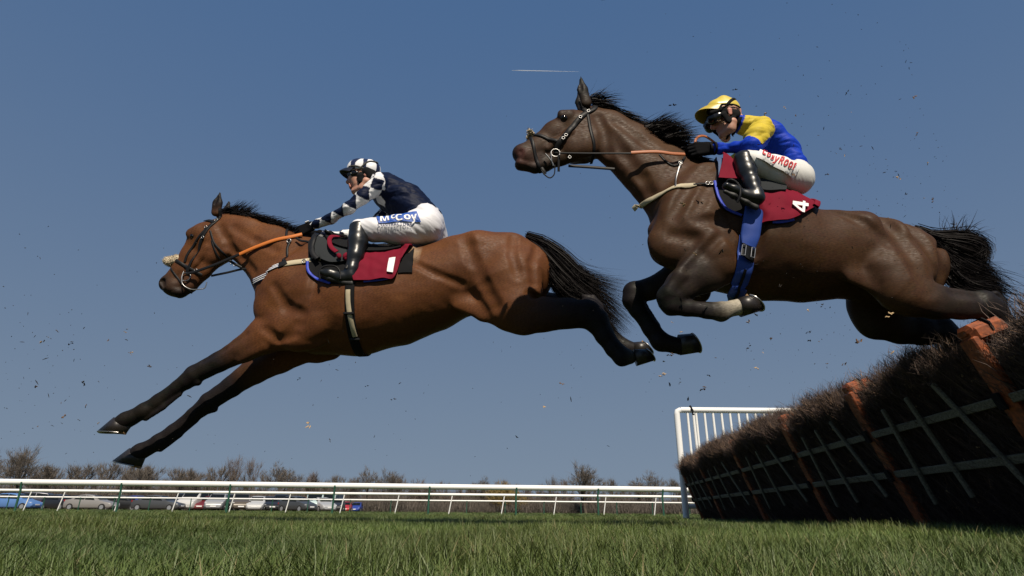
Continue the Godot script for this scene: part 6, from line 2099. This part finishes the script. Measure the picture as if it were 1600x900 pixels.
# ---------------------------------------------------------------- bare winter trees
func grow(tb: Mb, cb: Mb, p: Vector3, d: Vector3, l: float, r: float, lev: int, most: int, spread: float, lift: float, kids: int) -> void:
	var bend := Vector3(rng.randfn(), rng.randfn() * 0.4, rng.randfn()) * 0.12
	var q := p + d * l * 0.5 + bend * l * 0.3
	var e := p + d * l + bend * l * 0.2
	if lev >= most:
		for w in 2:
			var x := d + Vector3(rng.randfn(), rng.randfn() * 0.5 + 0.5, rng.randfn()) * (0.1 if w == 0 else 0.38)
			cb.strand(PackedVector3Array([p, p + x * l * 0.5 + bend * l * 0.3, p + x * l * rng.randf_range(0.9, 1.5)]), maxf(r * 0.8, 0.011), Vector3(rng.randfn(), rng.randfn(), rng.randfn()).normalized())
	else:
		var tgt := tb if lev < 3 else cb
		if lev < 4:
			tgt.tube(PackedVector3Array([p, q, e]), PackedFloat32Array([r, r * 0.86, r * 0.68]), 6 if lev == 0 else 4)
		else:
			tgt.strand(PackedVector3Array([p, q, e]), r, Vector3(rng.randfn(), rng.randfn(), rng.randfn()).normalized())
		var n := kids + (rng.randi() % 2)
		for i in n:
			var u := rng.randf_range(0.45, 1.0) if i > 0 else 1.0
			var from := p.lerp(q, u * 2.0) if u < 0.5 else q.lerp(e, u * 2.0 - 1.0)
			var a := rng.randf() * TAU
			var x := d.cross(Vector3.UP if absf(d.y) < 0.95 else Vector3.RIGHT).normalized()
			var y := x.cross(d)
			var ang := spread * rng.randf_range(0.5, 1.3) * (0.35 if i == 0 else 1.0)
			var nd := (d * cos(ang) + (x * cos(a) + y * sin(a)) * sin(ang) + Vector3(0, lift, 0)).normalized()
			grow(tb, cb, from, nd, l * rng.randf_range(0.62, 0.84), r * (0.66 if i == 0 else 0.52), lev + 1, most, spread, lift, kids)

func trees() -> void:
	var twm := mat("twig_brown", lin(0.115, 0.097, 0.082), 0.9)
	var yem := mat("twig_yellow", lin(0.23, 0.165, 0.055), 0.9)
	var rdm := mat("twig_reddish", lin(0.125, 0.094, 0.078), 0.9)
	# prototypes: trunk and crown, about 10 m high
	var kinds := []
	for k in [[11, 2.4, 0.24, 6, 0.60, 0.12, 3, 1], [12, 2.1, 0.20, 6, 0.66, 0.12, 3, 1], [13, 1.5, 0.11, 5, 0.46, 0.26, 3, 3], [14, 1.4, 0.10, 5, 0.50, 0.24, 3, 3], [15, 3.3, 0.13, 5, 0.38, 0.10, 3, 1], [16, 1.0, 0.10, 5, 0.70, 0.06, 4, 4]]:
		rng.seed = k[0]
		var tb := Mb.new()
		var cb := Mb.new()
		for m in k[7]:
			var off := Vector3(rng.randfn(), 0, rng.randfn()) * (0.0 if k[7] == 1 else 0.5)
			var d := Vector3(rng.randfn() * 0.05, 1, rng.randfn() * 0.05) if k[7] == 1 else Vector3(off.x * 0.4 + rng.randfn() * 0.12, 1, off.z * 0.4 + rng.randfn() * 0.12)
			grow(tb, cb, off + Vector3(0, -0.15, 0), d.normalized(), k[1], k[2], 0, k[3], k[4], k[5], k[6])
		var hi := 0.0
		for q in cb.v: hi = maxf(hi, q.y)
		kinds.append([tb.commit(), cb.commit(), hi])
	rng.seed = 51
	tree(kinds[1], "bare_tree", "first plain brown leafless tree counted from the left in the tree line", "bare trees along the horizon", Vector3(-80.61, 0.11, -95.00), 9.37, 1.00, 6.07, twm)
	tree(kinds[0], "bare_tree", "big bare tree with round crown at the far left edge", "bare trees along the horizon", Vector3(-70.40, 0.11, -88.00), 10.02, 1.00, 3.44, twm)
	tree(kinds[2], "bare_tree", "second plain brown leafless tree counted from the left in the tree line", "bare trees along the horizon", Vector3(-73.05, 0.11, -98.00), 7.48, 1.25, 6.11, twm)
	tree(kinds[3], "bare_tree", "third plain brown leafless tree counted from the left in the tree line", "bare trees along the horizon", Vector3(-74.05, 0.11, -104.00), 8.29, 1.20, 4.49, twm)
	tree(kinds[3], "bare_tree", "fourth plain brown leafless tree counted from the left in the tree line", "bare trees along the horizon", Vector3(-67.15, 0.11, -100.00), 8.32, 1.30, 4.38, twm)
	tree(kinds[2], "bare_tree", "fifth plain brown leafless tree counted from the left in the tree line", "bare trees along the horizon", Vector3(-69.79, 0.11, -108.00), 9.12, 1.20, 1.36, twm)
	tree(kinds[3], "bare_tree", "sixth plain brown leafless tree counted from the left in the tree line", "bare trees along the horizon", Vector3(-61.58, 0.11, -100.00), 7.74, 1.20, 6.13, twm)
	tree(kinds[2], "bare_tree", "seventh plain brown leafless tree counted from the left in the tree line", "bare trees along the horizon", Vector3(-62.60, 0.11, -106.00), 8.00, 1.20, 0.04, twm)
	tree(kinds[3], "bare_tree", "eighth plain brown leafless tree counted from the left in the tree line", "bare trees along the horizon", Vector3(-56.62, 0.11, -102.00), 7.94, 1.30, 1.59, twm)
	tree(kinds[2], "bare_tree", "first low reddish leafless tree counted from the left in the tree line", "bare trees along the horizon", Vector3(-56.89, 0.11, -108.00), 7.76, 1.20, 2.73, rdm)
	tree(kinds[3], "bare_tree", "ninth plain brown leafless tree counted from the left in the tree line", "bare trees along the horizon", Vector3(-50.63, 0.11, -102.00), 8.10, 1.10, 4.89, twm)
	tree(kinds[2], "bare_tree", "tenth plain brown leafless tree counted from the left in the tree line", "bare trees along the horizon", Vector3(-50.03, 0.11, -106.00), 7.89, 1.10, 1.24, twm)
	tree(kinds[4], "birch_tree", "tall feathery birch poking above the tree line, left of its twin", "bare trees along the horizon", Vector3(-44.36, 0.11, -100.00), 9.56, 0.90, 5.42, rdm)
	tree(kinds[4], "birch_tree", "second tall feathery birch, right of the first", "bare trees along the horizon", Vector3(-41.12, 0.11, -100.00), 9.06, 0.95, 6.18, rdm)
	tree(kinds[2], "bare_tree", "eleventh plain brown leafless tree counted from the left in the tree line", "bare trees along the horizon", Vector3(-41.12, 0.11, -106.00), 7.74, 1.10, 1.03, twm)
	tree(kinds[1], "bare_tree", "bare tree with wide spreading crown right of the two birches", "bare trees along the horizon", Vector3(-36.66, 0.11, -100.00), 8.36, 1.15, 3.75, twm)
	tree(kinds[2], "bare_tree", "second low reddish leafless tree counted from the left in the tree line", "bare trees along the horizon", Vector3(-35.00, 0.11, -108.00), 7.27, 1.10, 0.06, rdm)
	tree(kinds[2], "bare_tree", "third low reddish leafless tree counted from the left in the tree line", "bare trees along the horizon", Vector3(-33.41, 0.11, -110.00), 6.17, 1.20, 2.43, rdm)
	tree(kinds[3], "bare_tree", "twelfth plain brown leafless tree counted from the left in the tree line", "bare trees along the horizon", Vector3(-29.83, 0.11, -106.00), 6.95, 1.10, 0.28, twm)
	tree(kinds[2], "bare_tree", "fourth low reddish leafless tree counted from the left in the tree line", "bare trees along the horizon", Vector3(-27.55, 0.11, -108.00), 5.88, 1.30, 6.01, rdm)
	tree(kinds[1], "bare_tree", "upright bare tree above the middle of the rails, left of a broader one", "bare trees along the horizon", Vector3(-23.78, 0.11, -104.00), 8.16, 1.00, 2.74, twm)
	tree(kinds[0], "bare_tree", "broad bare tree above the middle of the rails", "bare trees along the horizon", Vector3(-19.56, 0.11, -104.00), 7.65, 1.15, 5.96, twm)
	tree(kinds[2], "bare_tree", "fifth low reddish leafless tree counted from the left in the tree line", "bare trees along the horizon", Vector3(-17.56, 0.11, -110.00), 6.64, 1.30, 4.94, rdm)
	tree(kinds[3], "bare_tree", "sixth low reddish leafless tree counted from the left in the tree line", "bare trees along the horizon", Vector3(-14.83, 0.11, -108.00), 5.65, 1.20, 5.44, rdm)
	tree(kinds[3], "bare_tree", "low rounded reddish bare tree above the rail, left of the yellowish one", "bare trees along the horizon", Vector3(-10.04, 0.11, -106.00), 5.80, 1.10, 1.09, rdm)
	tree(kinds[1], "bare_tree", "bare tree just left of the yellowish bush", "bare trees along the horizon", Vector3(-5.40, 0.11, -108.00), 6.72, 1.10, 0.47, twm)
	tree(kinds[3], "bare_tree", "seventh low reddish leafless tree counted from the left in the tree line", "bare trees along the horizon", Vector3(-2.49, 0.11, -110.00), 6.30, 1.10, 3.77, rdm)
	tree(kinds[5], "willow_bush", "yellowish twiggy round willow bush above the rail", "bare trees along the horizon", Vector3(-0.92, 0.11, -98.00), 5.43, 1.15, 1.05, yem)
	tree(kinds[2], "bare_tree", "eighth low reddish leafless tree counted from the left in the tree line", "bare trees along the horizon", Vector3(1.98, 0.11, -110.00), 5.44, 1.20, 4.61, rdm)
	tree(kinds[4], "birch_tree", "small thin bare tree left of the big round one", "bare trees along the horizon", Vector3(6.54, 0.11, -106.00), 6.69, 1.00, 2.57, twm)
	tree(kinds[3], "bare_tree", "ninth low reddish leafless tree counted from the left in the tree line", "bare trees along the horizon", Vector3(8.75, 0.11, -108.00), 6.28, 1.00, 3.32, rdm)
	tree(kinds[0], "bare_tree", "big round crowned bare tree standing alone right of centre", "bare trees along the horizon", Vector3(11.58, 0.11, -96.00), 8.40, 1.25, 5.89, twm)
	tree(kinds[3], "bare_tree", "thirteenth plain brown leafless tree counted from the left in the tree line", "bare trees along the horizon", Vector3(16.15, 0.11, -104.00), 6.32, 1.10, 3.28, twm)
	tree(kinds[2], "bare_tree", "tenth low reddish leafless tree counted from the left in the tree line", "bare trees along the horizon", Vector3(20.99, 0.11, -110.00), 5.70, 1.20, 0.68, rdm)
	tree(kinds[1], "bare_tree", "bare tree with fan shaped crown left of the white wing", "bare trees along the horizon", Vector3(21.93, 0.11, -100.00), 7.48, 1.05, 0.99, twm)
	tree(kinds[3], "bare_tree", "fourteenth plain brown leafless tree counted from the left in the tree line", "bare trees along the horizon", Vector3(26.37, 0.11, -106.00), 6.52, 1.10, 3.42, twm)
	tree(kinds[2], "bare_tree", "fifteenth plain brown leafless tree counted from the left in the tree line", "bare trees along the horizon", Vector3(29.93, 0.11, -106.00), 6.11, 1.10, 3.29, twm)
	tree(kinds[1], "bare_tree", "sixteenth plain brown leafless tree counted from the left in the tree line", "bare trees along the horizon", Vector3(36.54, 0.11, -108.00), 7.17, 1.00, 4.00, twm)
	tree(kinds[3], "bare_tree", "seventeenth plain brown leafless tree counted from the left in the tree line", "bare trees along the horizon", Vector3(42.82, 0.11, -110.00), 6.89, 1.20, 2.52, twm)
	# the tangle of scrub that closes the gaps under the trees
	var sb := Mb.new()
	rng.seed = 52
	for i in 1500:
		var p := Vector3(rng.randfn() * 1.6, 0, rng.randfn() * 1.0)
		var d := Vector3(rng.randfn() * 0.35, 1, rng.randfn() * 0.35).normalized()
		var l := rng.randf_range(0.8, 2.9) * exp(-0.1 * p.x * p.x)
		p.y = rng.randf_range(-0.1, 1.0)
		sb.strand(PackedVector3Array([p, p + d * l * 0.5, p + d * l + Vector3(rng.randfn(), 0, rng.randfn()) * 0.25]), rng.randf_range(0.012, 0.028), Vector3(rng.randfn(), 0.2, rng.randfn()).normalized())
	var sm := sb.commit()
	for layer in 2:
		var mm := MultiMesh.new()
		mm.transform_format = MultiMesh.TRANSFORM_3D
		mm.mesh = sm
		mm.instance_count = 170
		for i in 170:
			var x := lerpf(-150.0, 150.0, (i + rng.randf()) / 170.0)
			var z := -98.0 - layer * 14.0 + rng.randfn() * 2.0
			var sc := rng.randf_range(0.8, 1.5) * (1.15 if layer == 1 else 0.85)
			sc *= lerpf(1.05, 0.80, smoothstep(-45.0, 5.0, x))
			mm.set_instance_transform(i, Transform3D(Basis(Vector3.UP, rng.randf() * TAU).scaled(Vector3(sc, sc, sc)), Vector3(x, rise(z), z)))
		var o := MultiMeshInstance3D.new()
		o.name = numbered("undergrowth")
		o.multimesh = mm
		o.material_override = twm if layer == 0 else rdm
		add_child(o)
		o.set_meta("kind", "stuff")

func tree(kind: Array, called: String, label: String, group: String, at: Vector3, h: float, w: float, turn: float, m: Material) -> void:
	var t := thing(called, label, "tree", at, 0.0, group)
	var sc: float = h / kind[2]
	for k in 2:
		var o := part(t, "trunk" if k == 0 else "crown", kind[k], M.bark if k == 0 else m)
		o.basis = Basis(Vector3.UP, turn).scaled(Vector3(sc * w, sc, sc * w))
		if k == 1: o.set_meta("kind", "stuff")

# ---------------------------------------------------------------- things in the air
func debris() -> void:
	rng.seed = 91
	var cm := mat("bark_chip", lin(0.13, 0.075, 0.038), 0.9)
	var dm := mat("dark_clod", lin(0.022, 0.016, 0.013), 0.95)
	var lm := mat("pale_chip", lin(0.40, 0.28, 0.15), 0.85)
	var protos := []
	for v in 4:
		var mb := Mb.new()
		for j in 2 + v % 2:
			var pts := PackedVector3Array()
			var a := Vector3(rng.randfn(), rng.randfn(), rng.randfn()) * 0.004
			for s in 4: pts.append(a + Vector3(s * 0.006, rng.randfn() * 0.002, rng.randfn() * 0.003))
			mb.tube(pts, PackedFloat32Array([0.002, 0.005, 0.0045, 0.0012]), 5, 0.5)
			for q in range(mb.v.size() - 30, mb.v.size()):
				if q >= 0: mb.v[q] = Basis(Vector3.UP, j * 1.3) * mb.v[q]
		protos.append(mb.commit())
	# scraps big enough to tell apart
	for i in 170:
		var z := -rng.randf_range(2.3, 4.4)
		var side: float
		var el: float
		var zone := 0
		if i < 75:
			side = rng.randf_range(0.26, 0.80); el = rng.randf_range(6.0, 17.0) + side * 12.0
		elif i < 135:
			side = rng.randf_range(0.30, 0.86); el = rng.randf_range(22.0, 40.0); zone = 1
		else:
			side = rng.randf_range(-0.86, -0.62) if i < 160 else rng.randf_range(-0.5, 0.2)
			el = rng.randf_range(6.0, 17.0); zone = 2
		var x := side * -z
		var y := 0.11 + tan(deg_to_rad(el)) * -z
		if x > 1.0 and zone < 2 and z > -3.2 and i % 3 != 0: z -= 1.0; x = side * -z; y = 0.11 + tan(deg_to_rad(el)) * -z
		var k := rng.randi() % 3
		var what: String = ["brown bark scrap", "dark crumb of turf", "pale wood chip"][k] + [" flying low in the air above the hurdle's brush", " flying in the sky behind the rider in blue and yellow", " in the air round the bay horse's legs"][zone]
		var o := solo(["bark_scrap", "turf_clod", "wood_chip"][k], protos[rng.randi() % 4], [cm, dm, lm][k], what, ["bark scrap", "clod", "wood chip"][k], "scraps flying from the hurdle", Vector3(x, y, z))
		o.basis = Basis(Vector3(rng.randfn(), rng.randfn(), rng.randfn()).normalized(), rng.randf() * TAU).scaled(Vector3.ONE * rng.randf_range(0.35, 1.2))
	# dust and shreds nobody could count
	var sb := Mb.new()
	for i in 900:
		var z := -rng.randf_range(2.0, 5.0)
		var x := (2.6 - absf(rng.randfn()) * 1.0) * (-z / 3.0)
		var y := rng.randf_range(0.7, 2.4)
		if i > 640:
			x = rng.randf_range(-3.0, 0.5) * (-z / 3.0); y = rng.randf_range(0.3, 1.3)
		if i > 780:
			x = (-2.6 + rng.randfn() * 0.25) * (-z / 3.0); y = 0.75 + rng.randfn() * 0.22
		var p := Vector3(x, y, z)
		var d := Vector3(rng.randfn(), rng.randfn(), rng.randfn()).normalized()
		var l := rng.randf_range(0.001, 0.0035) if i % 8 else rng.randf_range(0.005, 0.014)
		sb.tube(PackedVector3Array([p, p + d * l + Vector3(0, 0.0008, 0), p + d * l * 2.0]), PackedFloat32Array([0.0008, 0.0019, 0.0005]), 4)
	var o := solo("debris", sb, dm, "fine shreds of grass and dust hanging in the air", "debris")
	o.set_meta("kind", "stuff")

func contrail() -> void:
	var m := mat("vapour", Color(0.95, 0.97, 1.0, 0.55), 1.0)
	m.transparency = BaseMaterial3D.TRANSPARENCY_ALPHA
	var mb := Mb.new()
	var p := PackedVector3Array([Vector3(-21.738,5267.897,-6000),Vector3(75.954,5266.823,-6000),Vector3(303.853,5262.962,-6000),Vector3(564.223,5259.421,-6000),Vector3(832.644,5255.962,-6000)])
	mb.tube(p, PackedFloat32Array([1.5, 4.5, 4.5, 2.5, 0.5]), 8)
	var o := solo("contrail_cloud", mb, m, "thin white contrail high in the sky left of the dark horse's ear", "contrail")
